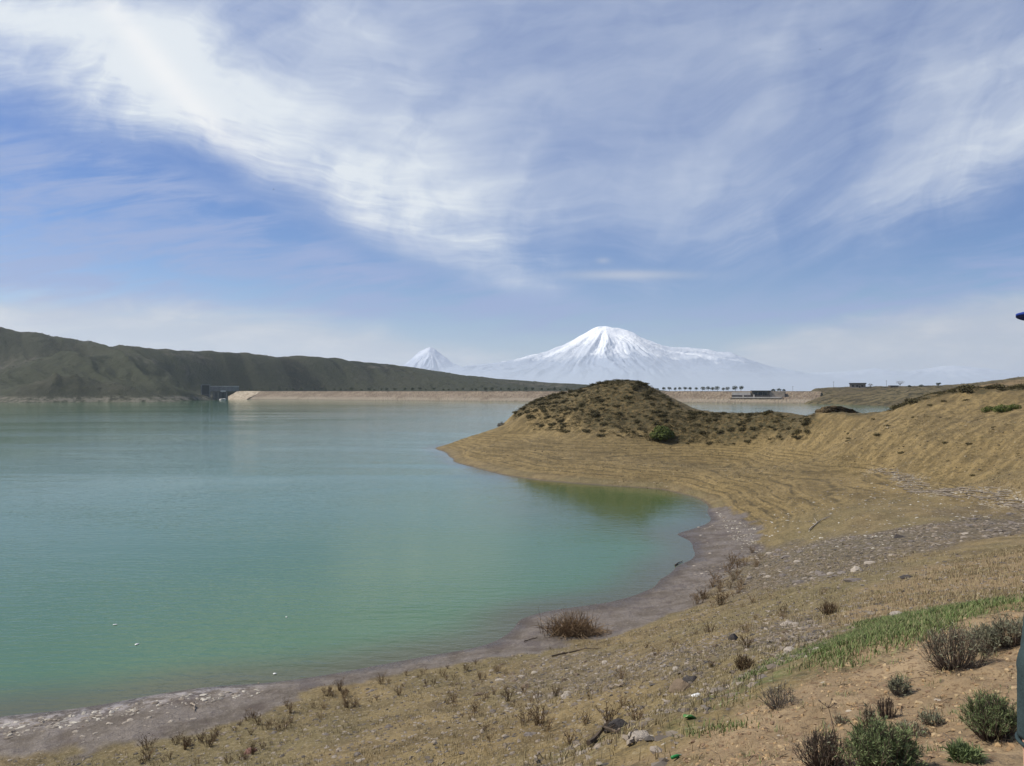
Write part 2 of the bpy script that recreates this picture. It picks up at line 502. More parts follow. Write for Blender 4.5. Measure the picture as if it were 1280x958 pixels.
Z_rub1 = gpoly([(880, 712), (950, 690), (1010, 676), (1090, 668), (1180, 650), (1240, 640), (1320, 636), (1320, 668), (1220, 676), (1120, 700), (1060, 722), (980, 735), (900, 740)])
Z_rub2 = gpoly([(930, 800), (960, 782), (1010, 772), (1050, 790), (1010, 822), (960, 822)])
Z_rub3 = gpoly([(620, 850), (700, 815), (780, 812), (900, 805), (880, 850), (800, 862), (700, 872)])
Z_white = gpoly([(1085, 584), (1150, 600), (1200, 612), (1280, 622), (1330, 632), (1330, 642), (1260, 634), (1180, 622), (1120, 604)])
Z_straw = gpoly([(1010, 770), (1100, 735), (1200, 700), (1330, 672), (1330, 740), (1200, 752), (1110, 768), (1040, 786)])
Z_mound = [P(636, 520, 175)[:2], P(640, 528, 166)[:2], P(690, 530, 148)[:2], P(740, 540, 133)[:2], P(840, 551, 125)[:2], P(960, 548, 116)[:2], P(1020, 540, 107)[:2], P(1020, 500, 120)[:2], (50, 165), (20, 195)]
Z_spurtop = [P(1060, 516, 106)[:2], P(1130, 506, 102)[:2], P(1160, 499, 100)[:2], P(1190, 499, 99)[:2], P(1230, 508, 97)[:2], P(1330, 512, 97)[:2], (110, 110), (110, 180), (60, 180)]


def zone(x, y, poly, soft_, nz=0.0, sc=.5, seed=3):
    d = sdist(x, y, poly)
    if nz: d = d + nz * fbm(x * sc, y * sc, 4, seed)
    return ss(d, -soft_, soft_)


def paint_zones(me, x, y, z):
    r = np.hypot(x, y)
    k = np.clip(r / 40, .15, 2.5)
    attr(me, 'mud', zone(x, y, Z_mud, .25, 2.2, .35, 3) * (1 - ss(z, .75, 1.1)))
    attr(me, 'green', zone(x, y, Z_green, .7, 4.2, .5, 5))
    attr(me, 'bare', zone(x, y, Z_bare, .25, 1.0, .8, 7))
    attr(me, 'rubble', np.maximum(np.maximum(zone(x, y, Z_rub1, 1.4, 4.5, .25, 9), zone(x, y, Z_rub2, .8, 2.5, .5, 10) * .7), zone(x, y, Z_rub3, .8, 2.5, .5, 10) * .5))
    attr(me, 'pale', zone(x, y, Z_white, .6, 3.0, .3, 11))
    attr(me, 'straw', zone(x, y, Z_straw, 1.5, 3.0, .3, 12))
    attr(me, 'veg', np.maximum(zone(x, y, Z_mound, 1.2, 5.0, .14, 13), zone(x, y, Z_spurtop, .8, 4.0, .2, 14)))
    attr(me, 'tan', ss(y, 50, 68) * ss(z, .3, .8))


gx, gy, gq = polar_grid(.5, 330, 1.0098, 37, .115, 1.6)
gz = ground_h(gx, gy)
me = mesh_np('ground', np.stack([gx, gy, gz], -1).reshape(-1, 3), gq)
paint_zones(me, gx.ravel(), gy.ravel(), gz.ravel())

m, b = new_mat('shore_ground')
p = obj_co()
n_big = noise(p, .12, 4, .55)
n_mid = noise(p, .7, 5, .6)
n_fine = noise(p, 5.0, 6, .65)
n_grit = noise(p, 26.0, 4, .7)
spk = voro(p, 5.5)
spkc = voro(p, 5.5, out='Color')
base = mixc(sstep(n_mid, .35, .65), (.110, .078, .033), (.200, .145, .064))
base = mixc(sstep(n_big, .4, .62) * .6, base, (.125, .105, .045))
base = mixc(sstep(n_fine, .53, .68) * .6, base, (.28, .22, .13))
base = mixc(sstep(n_fine, .47, .36) * .6, base, (.06, .046, .024))
base = mixc(sstep(n_grit, .46, .34) * .75, base, (.045, .034, .02))
base = mixc(sstep(noise(p, 11.0, 5, .75), .54, .66) * .6, base, (.30, .25, .165))
base = mixc(A('straw') * .75, base, mixc(n_fine, (.17, .115, .058), (.28, .20, .11)))
# tan drawdown benches with strand lines
sp_ = E.nt.nodes.new('ShaderNodeSeparateXYZ'); E.nt.links.new(p.v, sp_.inputs[0])
gX, gY, gZ = (E(sp_.outputs[i]) for i in range(3))
strand = noise(vec(gX * .05, gY * .05, gZ * 3.2 + n_big * .35), 2.0, 5, .65)
tanc = mixc(sstep(strand, .34, .66), (.128, .090, .034), (.252, .180, .074))
zl = E.m('FRACT', gZ * 2.9 + noise(p, .12, 3, .55) * 1.1 + n_mid * .22)
tline = sstep(zl, .0, .10) * sstep(zl, .34, .16)
tanc = mixc(tline * sstep(n_mid, .66, .44) * .9, tanc, (.060, .044, .018))
low_ = sstep(gZ, 4.4, 3.2)
rill = noise(vec((gX * .8 + gY * .6) * .16, (gY * .8 - gX * .6) * .9, gZ * .2), 1.1, 5, .65, .3)
tanc = mixc(low_, mixc(sstep(rill, .36, .64), (.118, .084, .034), (.252, .180, .076)), tanc)
tanc = mixc(sstep(n_mid, .45, .7) * .45, tanc, (.270, .198, .088))
tanc = mixc(sstep(noise(p, 1.25, 6, .75), .50, .38) * .75, tanc, (.085, .062, .024))
tanc = mixc(sstep(n_fine, .50, .36) * .6, tanc, (.085, .062, .024))
tanc = mixc(sstep(noise(p, 2.2, 3, .6), .60, .70) * .5, tanc, (.060, .056, .022))
base = mixc(A('tan') * .95, base, tanc)
vegc = mixc(sstep(n_mid, .3, .7), (.070, .050, .019), (.150, .104, .040))
vegc = mixc(sstep(noise(p, 1.6, 5, .7), .42, .56) * .8, vegc, (.042, .039, .016))
base = mixc(A('veg') * .92, base, vegc)
rubc = mixc(E(E.nt.nodes.new('ShaderNodeSeparateColor').outputs[0]) if False else sstep(voro(p, 3.2), .05, .6), (.21, .185, .17), (.045, .038, .034))
rubc = mixc(sstep(n_fine, .45, .62) * .55, rubc, (.15, .115, .062))
base = mixc(A('rubble') * .6, base, rubc)
base = mixc(A('pale') * sstep(noise(p, 3.5, 5, .75), .50, .62) * .6, base, (.44, .40, .34))
grc = mixc(sstep(n_fine, .35, .65), (.048, .085, .018), (.11, .13, .038))
base = mixc(A('green') * sstep(noise(p, 1.5, 5, .75), .46, .60) * .6, base, grc)
barc = mixc(sstep(noise(p, 1.4, 6, .65), .35, .7), (.190, .132, .072), (.285, .205, .120))
barc = mixc(sstep(n_fine, .60, .75) * .5, barc, (.42, .32, .19))
barc = mixc(sstep(noise(p, 13.0, 6, .75), .49, .36) * .8, barc, (.11, .064, .032))
base = mixc(A('bare') * .93, base, barc)
mudc = mixc(sstep(n_mid, .35, .65), (.100, .082, .064), (.165, .136, .108))
mudc = mixc(sstep(n_grit, .48, .36) * .6, mudc, (.05, .038, .034))
mudc = mixc(sstep(n_fine, .52, .70) * .55, mudc, (.225, .19, .165))
mudc = mixc(sstep(noise(p, 1.9, 5, .7), .56, .66) * .5, mudc, (.06, .045, .04))
crk = voro(vec(gX, gY, 0.0), 1.9, 'DISTANCE_TO_EDGE')
mudc = mixc(sstep(crk, .05, .012) * sstep(n_mid, .5, .64) * .65, mudc, (.045, .034, .030))
mudc = mixc(sstep(noise(p, .45, 5, .7), .52, .62) * .55, mudc, (.070, .052, .045))
saltx = sstep(gX, -6.5, -13.5) * sstep(gZ, .30, .08) * sstep(noise(vec(gX, gY * 1.2, 0.0), 1.3, 5, .7), .45, .58)
mudc = mixc(saltx * .6, mudc, (.46, .42, .41))
base = mixc(A('mud'), base, mudc)
wet = sstep(gZ, .16, .015) 
base = mixc(wet * .55, base, (.045, .034, .026))
# scattered pale chips everywhere on the dry ground
chip = sstep(spk, .17, .10) * (1.0 - A('mud') * .5)
sc_ = E.nt.nodes.new('ShaderNodeSeparateColor'); E.nt.links.new(spkc.v, sc_.inputs[0])
base = mixc(chip * sstep(E(sc_.outputs[0]), .72, .8) * .8, base, (.42, .37, .30))
base = mixc(chip * sstep(E(sc_.outputs[0]), .30, .22) * .6, base, (.05, .042, .035))
E.put(b.inputs['Base Color'], base)
E.put(b.inputs['Roughness'], .92 - A('mud') * .40 * sstep(n_mid, .35, .6) - wet * .30)
b.inputs['Specular IOR Level'].default_value = .3
h = n_mid * .5 + n_fine * .20 + n_grit * .05 + strand * A('tan') * low_ * .35 + rill * A('tan') * (1.0 - low_) * .5 + sstep(voro(p, 3.2), .7, .05) * A('rubble') * .25
h = h + noise(p, 1.25, 6, .75) * A('tan') * .6
E.put(b.inputs['Normal'], bump(h, .9, .36))
tag(link('ground', me, m), kind='structure')
M_ground = m

# ------------------------------------------------------------------ the lake
DL, DR = np.array(P(272, 489, 1128)[:2]), np.array(P(1024, 489, 742)[:2])    # ends of the dam's crest line
ddir = (DR - DL) / np.linalg.norm(DR - DL); dnrm = np.array([ddir[1], -ddir[0]])   # towards the lake
wx, wy, wq = polar_grid(16, 1500, 1.022, 42, .5, 3)
fc = np.stack([wx.ravel()[wq].mean(1), wy.ravel()[wq].mean(1)], -1)
side = (fc - DL) @ dnrm
keep = (side > -4) & (fc[:, 1] > -60)
wq = wq[keep]
me = mesh_np('lake', np.stack([wx, wy, np.zeros_like(wx)], -1).reshape(-1, 3), wq)
dep = np.full(wx.shape, 6.0); nearm = np.hypot(wx, wy) < 330
dep[nearm] = -ground_h(wx[nearm], wy[nearm], False)
attr(me, 'depth', dep)
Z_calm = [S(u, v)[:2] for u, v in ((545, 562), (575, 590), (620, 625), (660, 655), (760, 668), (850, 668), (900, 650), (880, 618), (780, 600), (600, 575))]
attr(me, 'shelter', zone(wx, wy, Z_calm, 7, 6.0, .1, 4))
m, b = new_mat('turbid_water')
p = obj_co()
d = A('depth')
deep = sstep(noise(p, .018, 3, .5), .35, .65)
wc = mixc(deep, (.056, .124, .060), (.064, .132, .070))
wc = mixc(sstep(d, .95, .0) * .75, wc, (.075, .062, .036))
wc = mixc(A('shelter') * .62, wc, (.070, .082, .018))  # olive reflection of the bank, painted into the cove water's colour
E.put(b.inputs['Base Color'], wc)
b.inputs['IOR'].default_value = 1.33; b.inputs['Specular IOR Level'].default_value = .33
sp_ = E.nt.nodes.new('ShaderNodeSeparateXYZ'); E.nt.links.new(p.v, sp_.inputs[0])
wX, wY = E(sp_.outputs[0]), E(sp_.outputs[1])
calm = sstep(noise(vec(wX * .30, wY, 0.0), .022, 5, .65, .8), .38, .62)
shel = A('shelter')
E.put(b.inputs['Roughness'], (calm * .04 + .04) * (1.0 - shel * .6))
rip = noise(vec(wX * .55 + wY * .12, wY * 1.5, 0.0), 1.5, 3, .55, .3) + noise(vec(wX * .8, wY * 1.1 - wX * .2, 4.0), 4.5, 3, .5) * .22 + noise(vec(wX * .3, wY, 9.0), .22, 3, .5) * 1.2
E.put(b.inputs['Normal'], bump(rip * (1.0 - shel * .70) * (1.25 - calm * .75), .5, .075))
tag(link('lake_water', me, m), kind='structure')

# a wide plain under everything, out to the horizon
X, Y, Q = grid(-38000, 38000, -600, 36600, 90, 60, 2.0)
m = simple('plain_earth', (.15, .13, .09), (.22, .19, .13), .002)
tag(link('plain', mesh_np('plain', np.stack([X, Y, np.full_like(X, -9.5)], -1).reshape(-1, 3), Q), m), kind='structure')

# ------------------------------------------------------------------ hills beyond the lake
lh = [S(-400, 505), S(-200, 504), S(0, 503.4), S(130, 503), S(200, 502), S(245, 501), S(288, 500), P(-400, 494, 860), P(0, 495, 800), P(130, 495, 810), P(200, 494, 850), P(240, 490, 930),
      P(20, 490, 805), P(75, 471, 830), P(140, 489, 815), P(75, 478, 875), P(0, 489, 845),
      P(0, 462, 985), P(60, 449, 1015), P(115, 440, 1040), P(160, 446, 1045), P(205, 456, 1045), P(235, 468, 1050), P(200, 478, 945), P(150, 472, 930), P(115, 462, 945), P(40, 466, 930), P(0, 478, 900), P(100, 446, 1110), P(0, 452, 1100), P(215, 492, 905), P(238, 486, 985), P(180, 489, 880), P(262, 482, 1050), P(300, 478, 1130), P(285, 488, 1070), P(150, 482, 880),
      P(-400, 380, 1200), P(-200, 392, 1180), P(0, 412, 1160), P(60, 422, 1150), P(130, 432, 1140), P(176, 437, 1130), P(188, 440, 1130), P(208, 438, 1130), P(260, 441, 1160), P(320, 444, 1250), P(400, 447, 1310), P(480, 455, 1360), P(560, 467, 1400), P(600, 472, 1425), P(640, 476, 1450), P(700, 480.5, 1480), P(760, 483, 1500), P(800, 485.5, 1500), P(840, 490, 1500), P(900, 500, 1500), P(1000, 505, 1500),
      P(280, 470, 1060), P(320, 482, 1160), P(320, 466, 1190), P(400, 484, 1240), P(400, 470, 1260), P(480, 485, 1250), P(560, 486, 1230), P(700, 490, 1200), P(800, 495, 1150), P(262, 472, 1075), P(270, 486, 1040), P(900, 505, 1200),
      P(0, 428, 1500), P(0, 417, 1280), P(-300, 396, 1300), P(130, 437, 1270), P(208, 443, 1250), P(260, 446, 1300), P(320, 450, 1400), P(400, 453, 1480), P(480, 462, 1500), P(60, 426, 1300), P(60, 424, 1220), P(0, 415, 1210), P(400, 450, 1370), P(330, 447, 1320), P(560, 472, 1550), P(170, 441, 1200), P(200, 453, 1500), P(400, 464, 1700), P(640, 480, 1900), P(-400, 410, 1500), P(900, 497, 2000)]
T_l = TPS(lh, 1e-3, 300)
X, Y, Q = grid(-1300, 420, 700, 1950, 520, 420)
H = T_l(X, Y)
gu = ss(H, 3, 30)
w_x = X + 25 * fbm(X * .008, Y * .008, 3, 3)
RID = fbm((w_x - .75 * (1350 - Y)) * .0125, (Y + .5 * X) * .0035, 5, 15, .5, ridge=True)
H = H + gu * (1 - .75 * ss(Y + .35 * X, 880, 1010)) * (21.0 * RID - 11.0 + 1.8 * fbm(X * .05, Y * .03, 4, 25)) * (1 - .35 * ss(H, 55, 80)) + ss(H, .5, 3) * .9 * fbm(X * .09, Y * .09, 3, 35)
# keep the hill clear of the dam's own footing
side = (X - DL[0]) * dnrm[0] + (Y - DL[1]) * dnrm[1]; along = (X - DL[0]) * ddir[0] + (Y - DL[1]) * ddir[1]
block = ss(side, -90, -40) * (1 - ss(side, 48, 100)) * ss(along, -110, 45)
H = np.where(block > 0, H * (1 - block) - 8 * block, H)
me = mesh_np('hills', np.stack([X, Y, np.maximum(H, -9)], -1).reshape(-1, 3), Q)
attr(me, 'gully', 1 - ss(RID, -.15, .35))
attr(me, 'front', zone(X, Y, [P(-300, 489, 700)[:2], P(-300, 489, 960)[:2], P(0, 470, 975)[:2], P(60, 449, 1020)[:2], P(115, 440, 1060)[:2], P(190, 440, 1140)[:2], P(262, 442, 1170)[:2], P(320, 470, 1170)[:2], P(300, 489, 950)[:2]], 18, 40, .01, 4))
attr(me, 'strand', ss(H, -.5, .5) * (1 - ss(H + 1.5 * fbm(X * .05, Y * .05, 3, 8), 4, 7)))
m, b = new_mat('dark_scrub_hill')
p = obj_co()
a_ = noise(p, .012, 5, .6); b_ = noise(p, .05, 6, .7, .4); c_ = noise(p, .22, 5, .72)
hc = mixc(sstep(a_, .40, .62), (.021, .026, .012), (.035, .030, .021))
hc = mixc(A('front') * .75, mixc(.35, hc, (.031, .027, .022)), (.020, .028, .011))
hc = mixc(sstep(b_, .52, .66) * .7, hc, (.064, .060, .037))
hc = mixc(sstep(b_, .46, .34) * .55, hc, (.030, .036, .018))
hc = mixc(sstep(c_, .50, .42) * .8, hc, (.014, .017, .010))
hc = mixc(.12, hc, (.020, .024, .016))
hc = mixc(A('gully') * sstep(b_, .60, .42) * .85, hc, (.015, .018, .012))
hc = mixc(sstep(A('gully'), .45, .0) * .5, hc, (.056, .058, .036))
hc = mixc(sstep(noise(p, .006, 4, .6), .56, .62) * sstep(b_, .4, .6) * .6, hc, (.115, .105, .085))
hc = mixc(A('strand') * sstep(noise(p, .13, 5, .7), .38, .6) * .7, hc, (.21, .19, .15))
E.put(b.inputs['Base Color'], hc); b.inputs['Roughness'].default_value = .95; b.inputs['Specular IOR Level'].default_value = .1
E.put(b.inputs['Normal'], bump(b_ * .8 + c_ * .5, .8, 4.5))
tag(link('hills', me, m), kind='structure')
ok_ = (H > 3) & (Y < 1330) & (block < .05) & (X > -1000)
kk = np.flatnonzero(ok_.ravel()); gk = np.random.default_rng(63); kk = gk.choice(kk, 5200, p=(lambda w: w / w.sum())((.15 + ss(fbm(X * .02, Y * .02, 4, 66), -.1, .25)).ravel()[kk]))
HILL_SCRUB = [np.stack([X.ravel()[kk], Y.ravel()[kk], H.ravel()[kk]], -1)]

rh = [S(985, 504.0), S(1012, 504.8), S(1060, 506), S(1100, 507.5), S(1135, 511), S(1180, 516), S(1250, 522), S(1400, 530), P(1012, 496, 745), P(1060, 494, 695), P(1120, 496, 620), P(1012, 487.5, 790), P(1040, 485.6, 780), P(1075, 484.4, 765), P(1110, 484, 755), P(1150, 484, 740), P(1190, 483.3, 725), P(1230, 478.5, 700), P(1280, 471, 680), P(1400, 458, 650), P(985, 489, 800), P(960, 493, 830),
      P(1180, 490, 520), P(1250, 489, 390), P(1250, 481.5, 430), P(1300, 480, 420), P(1250, 483, 520), P(1200, 487, 470), P(1330, 476, 520), P(1400, 486, 360), P(1500, 480, 330), P(1150, 489, 640), P(1060, 486, 900), P(1150, 486, 900), P(1280, 476, 900), P(1450, 466, 900), P(1000, 491, 950), P(1400, 470, 1200), P(1000, 495, 1200),
      (150, 420, -6), (120, 520, -7), (180, 300, -5), (150, 640, -7)]
T_r = TPS(rh, 1e-3, 200)
X, Y, Q = grid(120, 900, 215, 1200, 420, 400)
H = T_r(X, Y)
H = H + ss(H, .5, 5) * (1.0 * fbm(X * .035, Y * .02, 4, 55, ridge=True) - .5 + .4 * fbm(X * .12, Y * .12, 3, 65))
side = (X - DL[0]) * dnrm[0] + (Y - DL[1]) * dnrm[1]; along = (X - DR[0]) * ddir[0] + (Y - DR[1]) * ddir[1]
block = (1 - ss(along, -34, -8)) * ss(Y, 600, 640)
H = H * (1 - block) - 9 * block
me = mesh_np('hills', np.stack([X, Y, np.maximum(H, -9)], -1).reshape(-1, 3), Q)
attr(me, 'tan', ss(X - .56 * Y, -5, 25) * (1 - ss(Y, 440, 500)))
m, b = new_mat('brown_scrub_hill')
p = obj_co()
a_ = noise(p, .02, 4, .6); b_ = noise(p, .14, 5, .65); c_ = noise(p, .6, 4, .7)
hc = mixc(sstep(a_, .4, .62), (.085, .066, .036), (.125, .10, .052))
hc = mixc(A('tan') * .7, hc, (.23, .16, .085))
hc = mixc(sstep(b_, .52, .42) * .85, hc, (.034, .030, .015))
hc = mixc(sstep(c_, .56, .7) * .4, hc, (.22, .18, .12))
E.put(b.inputs['Base Color'], hc); b.inputs['Roughness'].default_value = .95; b.inputs['Specular IOR Level'].default_value = .1
E.put(b.inputs['Normal'], bump(b_ + c_ * .4, .8, 3.0))
tag(link('hills', me, m), kind='structure')
kk = np.flatnonzero(((H > 2) & (Y < 820) & (block < .05) & (X < 620)).ravel()); kk = np.random.default_rng(64).choice(kk, 2200, p=(lambda w: w / w.sum())((.12 + ss(fbm(X * .03, Y * .03, 4, 67), -.1, .25)).ravel()[kk]))
HILL_SCRUB.append(np.stack([X.ravel()[kk], Y.ravel()[kk], H.ravel()[kk]], -1))

# ------------------------------------------------------------------ two snow mountains on the horizon
def snow_material(name, line, soft_, rock=(.24, .28, .36), snow=(.88, .90, .93)):  # blue-grey rock: distance haze painted into its colour
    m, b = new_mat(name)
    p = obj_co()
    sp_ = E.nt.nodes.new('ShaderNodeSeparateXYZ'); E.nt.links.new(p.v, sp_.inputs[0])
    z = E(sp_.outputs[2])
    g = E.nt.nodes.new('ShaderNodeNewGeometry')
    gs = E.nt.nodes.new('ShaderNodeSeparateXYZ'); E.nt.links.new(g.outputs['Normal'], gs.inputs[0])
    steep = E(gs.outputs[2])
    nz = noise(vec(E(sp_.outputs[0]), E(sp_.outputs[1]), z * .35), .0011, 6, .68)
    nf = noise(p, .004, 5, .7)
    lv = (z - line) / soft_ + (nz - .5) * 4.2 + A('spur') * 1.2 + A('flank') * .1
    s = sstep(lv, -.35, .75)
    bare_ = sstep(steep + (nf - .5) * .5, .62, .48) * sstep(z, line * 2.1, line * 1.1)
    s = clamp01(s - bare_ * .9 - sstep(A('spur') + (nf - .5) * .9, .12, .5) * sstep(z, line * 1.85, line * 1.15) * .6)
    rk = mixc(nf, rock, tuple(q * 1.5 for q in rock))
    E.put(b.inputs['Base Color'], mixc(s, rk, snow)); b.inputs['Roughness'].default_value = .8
    b.inputs['Specular IOR Level'].default_value = .1
    E.put(b.inputs['Normal'], bump(nf + nz * .6, .6, 200))
    return m


def mountain(u0, profile, Yc, depth, nx, ny, seed, lobes, mat, rough):
    us = [q[0] for q in profile]; vs = [q[1] for q in profile]
    X, Y, Q = grid((us[0] - U0) / F * Yc, (us[-1] - U0) / F * Yc, Yc - depth, Yc + depth, nx, ny)
    U = X / Yc * F + U0
    top = CAMZ + (HV - np.interp(U, us, vs)) / F * Yc
    xc = (u0 - U0) / F * Yc
    ang = np.arctan2(X - xc, -(Y - Yc)); rad = np.hypot(X - xc, Y - Yc)
    hmax = top.max()
    t = np.clip(np.abs(Y - Yc) / depth, 0, 1)
    k = np.clip(top / hmax, 0.05, 1)
    fall = np.clip(1 - t / (k ** .55 * .98), 0, 1) ** 1.35
    H = top * fall
    wob = 2600 * fbm(X / 5000, Y / 5000, 4, seed)
    g = fbm(ang * lobes + wob / 2500, rad / 9000.0 + 3, 5, seed + 5, ridge=True)
    spur = g * ss(rad, 300, 3500) * ss(H, 150, 900)
    amp = rough * (1 - ss(np.abs(Y - Yc), 0, 600) * 0)
    lead = ss(np.abs(Y - Yc) / depth, .0, .12)
    H = H + spur * amp * (.25 + .75 * lead) + 110 * fbm(X / 900, Y / 900, 4, seed + 9) * ss(H, 200, 1200)
    me = mesh_np('mountain', np.stack([X, Y, np.maximum(H - 40, -12)], -1).reshape(-1, 3), Q)
    attr(me, 'spur', spur); attr(me, 'flank', ss(np.abs(X - xc), 2500, 7500))
    return tag(link('mountain', me, mat), kind='structure')

prof = [(400, 489), (470, 474), (540, 462), (600, 455), (640, 450), (662, 445), (690, 436), (712, 427), (728, 417), (740, 410), (748, 407.3), (757, 406.6), (768, 409), (784, 412.5), (794, 416), (802, 422), (815, 427), (830, 432.5), (846, 435), (862, 434.5), (880, 436), (898, 439.5), (915, 442), (930, 448), (950, 455), (985, 463), (1040, 472), (1120, 489)]
mountain(757, prof, 51000, 12500, 620, 240, 4, 5.5, snow_material('big_mountain', 2250, 620), 430)
prof2 = [(440, 489), (470, 474), (500, 459), (514, 448), (525, 438.5), (533, 434), (538, 433), (544, 435.5), (553, 443), (566, 453), (580, 460), (610, 473), (650, 489)]
mountain(538, prof2, 53000, 9500, 320, 160, 14, 6.0, snow_material('small_mountain', 2500, 1700, (.32, .36, .45), (.62, .66, .74)), 300)  # paler rock and duller snow: more haze painted into the colours
prof3 = [(900, 489), (960, 472), (1010, 466), (1060, 464), (1090, 461), (1130, 464), (1170, 458.5), (1190, 456.5), (1215, 459), (1250, 462), (1300, 466), (1400, 489)]
mountain(1185, prof3, 60000, 9000, 320, 100, 24, 4.0, snow_material('faint_range', 1500, 900, (.28, .32, .40), (.52, .56, .64)), 220)  # snow dulled further, haze worked into its colour

# low air over the plain
hz = MB().box(-40000, 40000, -900, HAZE_FAR, -14, HAZE_TOP)
m = bpy.data.materials.new('haze_air'); m.use_nodes = True; nt = m.node_tree; nt.nodes.clear()
out = nt.nodes.new('ShaderNodeOutputMaterial'); pv = nt.nodes.new('ShaderNodeVolumePrincipled')
pv.inputs['Density'].default_value = HAZE_DENSITY; pv.inputs['Color'].default_value = HAZE_COLOR + (1,); pv.inputs['Anisotropy'].default_value = .25
nt.links.new(pv.outputs[0], out.inputs['Volume'])
tag(hz.build('haze', m), kind='stuff')

# ------------------------------------------------------------------ the dam across the far end
def on_dam(s_, off=0.0, z=0.0):                  # s_ metres along the crest from its left end, off metres towards the lake
    q = DL + ddir * s_ + dnrm * off
    return np.array([q[0], q[1], z])


DLEN = float(np.linalg.norm(DR - DL))
dam = empty('dam', tuple(on_dam(DLEN / 2)), 0, 'long low rockfill dam of tan stone across the far end of the lake', 'dam')
dam.location = (0, 0, 0)


def dam_strip(name, rows, mat, s0, s1, step, seed, amp):
    """a sheet along the dam through (offset, z) rows"""
    s = np.arange(s0, s1 + step, step)
    r = np.array(rows, float)
    t = np.linspace(0, len(r) - 1, (len(r) - 1) * 6 + 1)
    off = np.interp(t, np.arange(len(r)), r[:, 0]); z = np.interp(t, np.arange(len(r)), r[:, 1])
    Sg, Og = np.meshgrid(s, off); Zg = np.broadcast_to(z[:, None], Sg.shape).copy()
    n = fbm(Sg * .12, Og * .2, 4, seed)
    Og = Og + amp * n; Zg = Zg + amp * .3 * fbm(Sg * .3, Og * .3, 3, seed + 4)
    V = np.stack([DL[0] + ddir[0] * Sg + dnrm[0] * Og, DL[1] + ddir[1] * Sg + dnrm[1] * Og, Zg], -1).reshape(-1, 3)
    ny, nx = Sg.shape
    j = np.arange(ny - 1)[:, None]; i = np.arange(nx - 1)[None]
    Q = np.stack([j * nx + i, (j + 1) * nx + i, (j + 1) * nx + i + 1, j * nx + i + 1], -1).reshape(-1, 4)
    return link(name, mesh_np(name, V, Q), mat, dam)


m, b = new_mat('riprap_stone')
p = obj_co()
sp_ = E.nt.nodes.new('ShaderNodeSeparateXYZ'); E.nt.links.new(p.v, sp_.inputs[0])
zz = E(sp_.outputs[2])
st = voro(p, .5); n1 = noise(p, .06, 5, .65); n2 = noise(p, .35, 4, .7)
rc = mixc(sstep(n1, .35, .65), (.165, .125, .082), (.25, .195, .135))
rc = mixc(sstep(n2, .52, .40) * .7, rc, (.13, .085, .055))
rc = mixc(sstep(zz, 4.6, 3.2) * sstep(n1, .3, .5) * .8, rc, (.265, .22, .16))
rc = mixc(sstep(zz, 1.3, .3) * .8, rc, (.15, .12, .085))
E.put(b.inputs['Base Color'], rc); b.inputs['Roughness'].default_value = .95
E.put(b.inputs['Normal'], bump(n2 + st * .5, .9, 2.0))
M_riprap = m
M_pale = simple('bleached_stone', (.46, .39, .29), (.26, .205, .145), .22, .95, .8, 1.5)
M_road = simple('crest_gravel', (.16, .14, .11), (.10, .09, .07), .3)
dam_s = lambda u: (((u - U0) / F) * DL[1] - DL[0]) / (ddir[0] - (u - U0) / F * ddir[1])     # where on the crest a bearing falls
sA, sB = dam_s(300), dam_s(329)
dam_strip('upstream_face', [(44, -5), (30, .0), (20, 4.2), (14, 6.6), (5, 11.6)], M_riprap, sB - 12, DLEN, 2.2, 3, 1.2)
dam_strip('stone_apron', [(46, -5), (32.5, .3), (21.5, 4.5), (15, 7.0), (5.4, 11.85)], M_pale, sA, sB, 1.6, 33, 1.0)
dam_strip('crest_road', [(5.05, 11.55), (5, 11.9), (-5, 11.9), (-6, 11.5)], M_road, 0, DLEN, 6, 5, .05)
dam_strip('downstream_face', [(-5.9, 11.5), (-40, -9.4)], M_riprap, 0, DLEN, 6, 7, 1.0)

# ------------------------------------------------------------------ leafy things
def leaf_cloud(n, centers, radii, size, seed, flat=.7, up=.3):
    """n small leaf faces in a set of clumps: arrays for a mesh"""
    g = np.random.default_rng(seed)
    c = np.array(centers, float); r = np.array(radii, float)
    k = g.choice(len(c), n, p=(r ** 2) / (r ** 2).sum())
    d = g.normal(size=(n, 3)); d /= np.linalg.norm(d, axis=1)[:, None]
    rad = r[k] * g.uniform(.45, 1.0, n) ** .5
    pos = c[k] + d * rad[:, None] * np.array([1, 1, flat])
    nr = d + g.normal(size=(n, 3)) * .5 + np.array([0, 0, up]); nr /= np.linalg.norm(nr, axis=1)[:, None]
    a = np.cross(nr, g.normal(size=(n, 3))); a /= np.linalg.norm(a, axis=1)[:, None] + 1e-9
    b_ = np.cross(nr, a)
    sz = size * g.uniform(.6, 1.4, n)[:, None]
    V = np.stack([pos - a * sz, pos + b_ * sz * .55, pos + a * sz, pos - b_ * sz * .55], 1).reshape(-1, 3)
    Q = np.arange(n * 4).reshape(-1, 4)
    return V, Q


def leaf_mat(name, c1, c2, ov=.3, scale=2.0):
    m, b = new_mat(name)
    p = obj_co()
    f = clamp01(sstep(noise(p, scale, 4, .6), .3, .7) * (1 - ov) + rand_obj() * ov)
    E.put(b.inputs['Base Color'], mixc(f, c1, c2)); b.inputs['Roughness'].default_value = .8
    b.inputs['Specular IOR Level'].default_value = .15
    return m


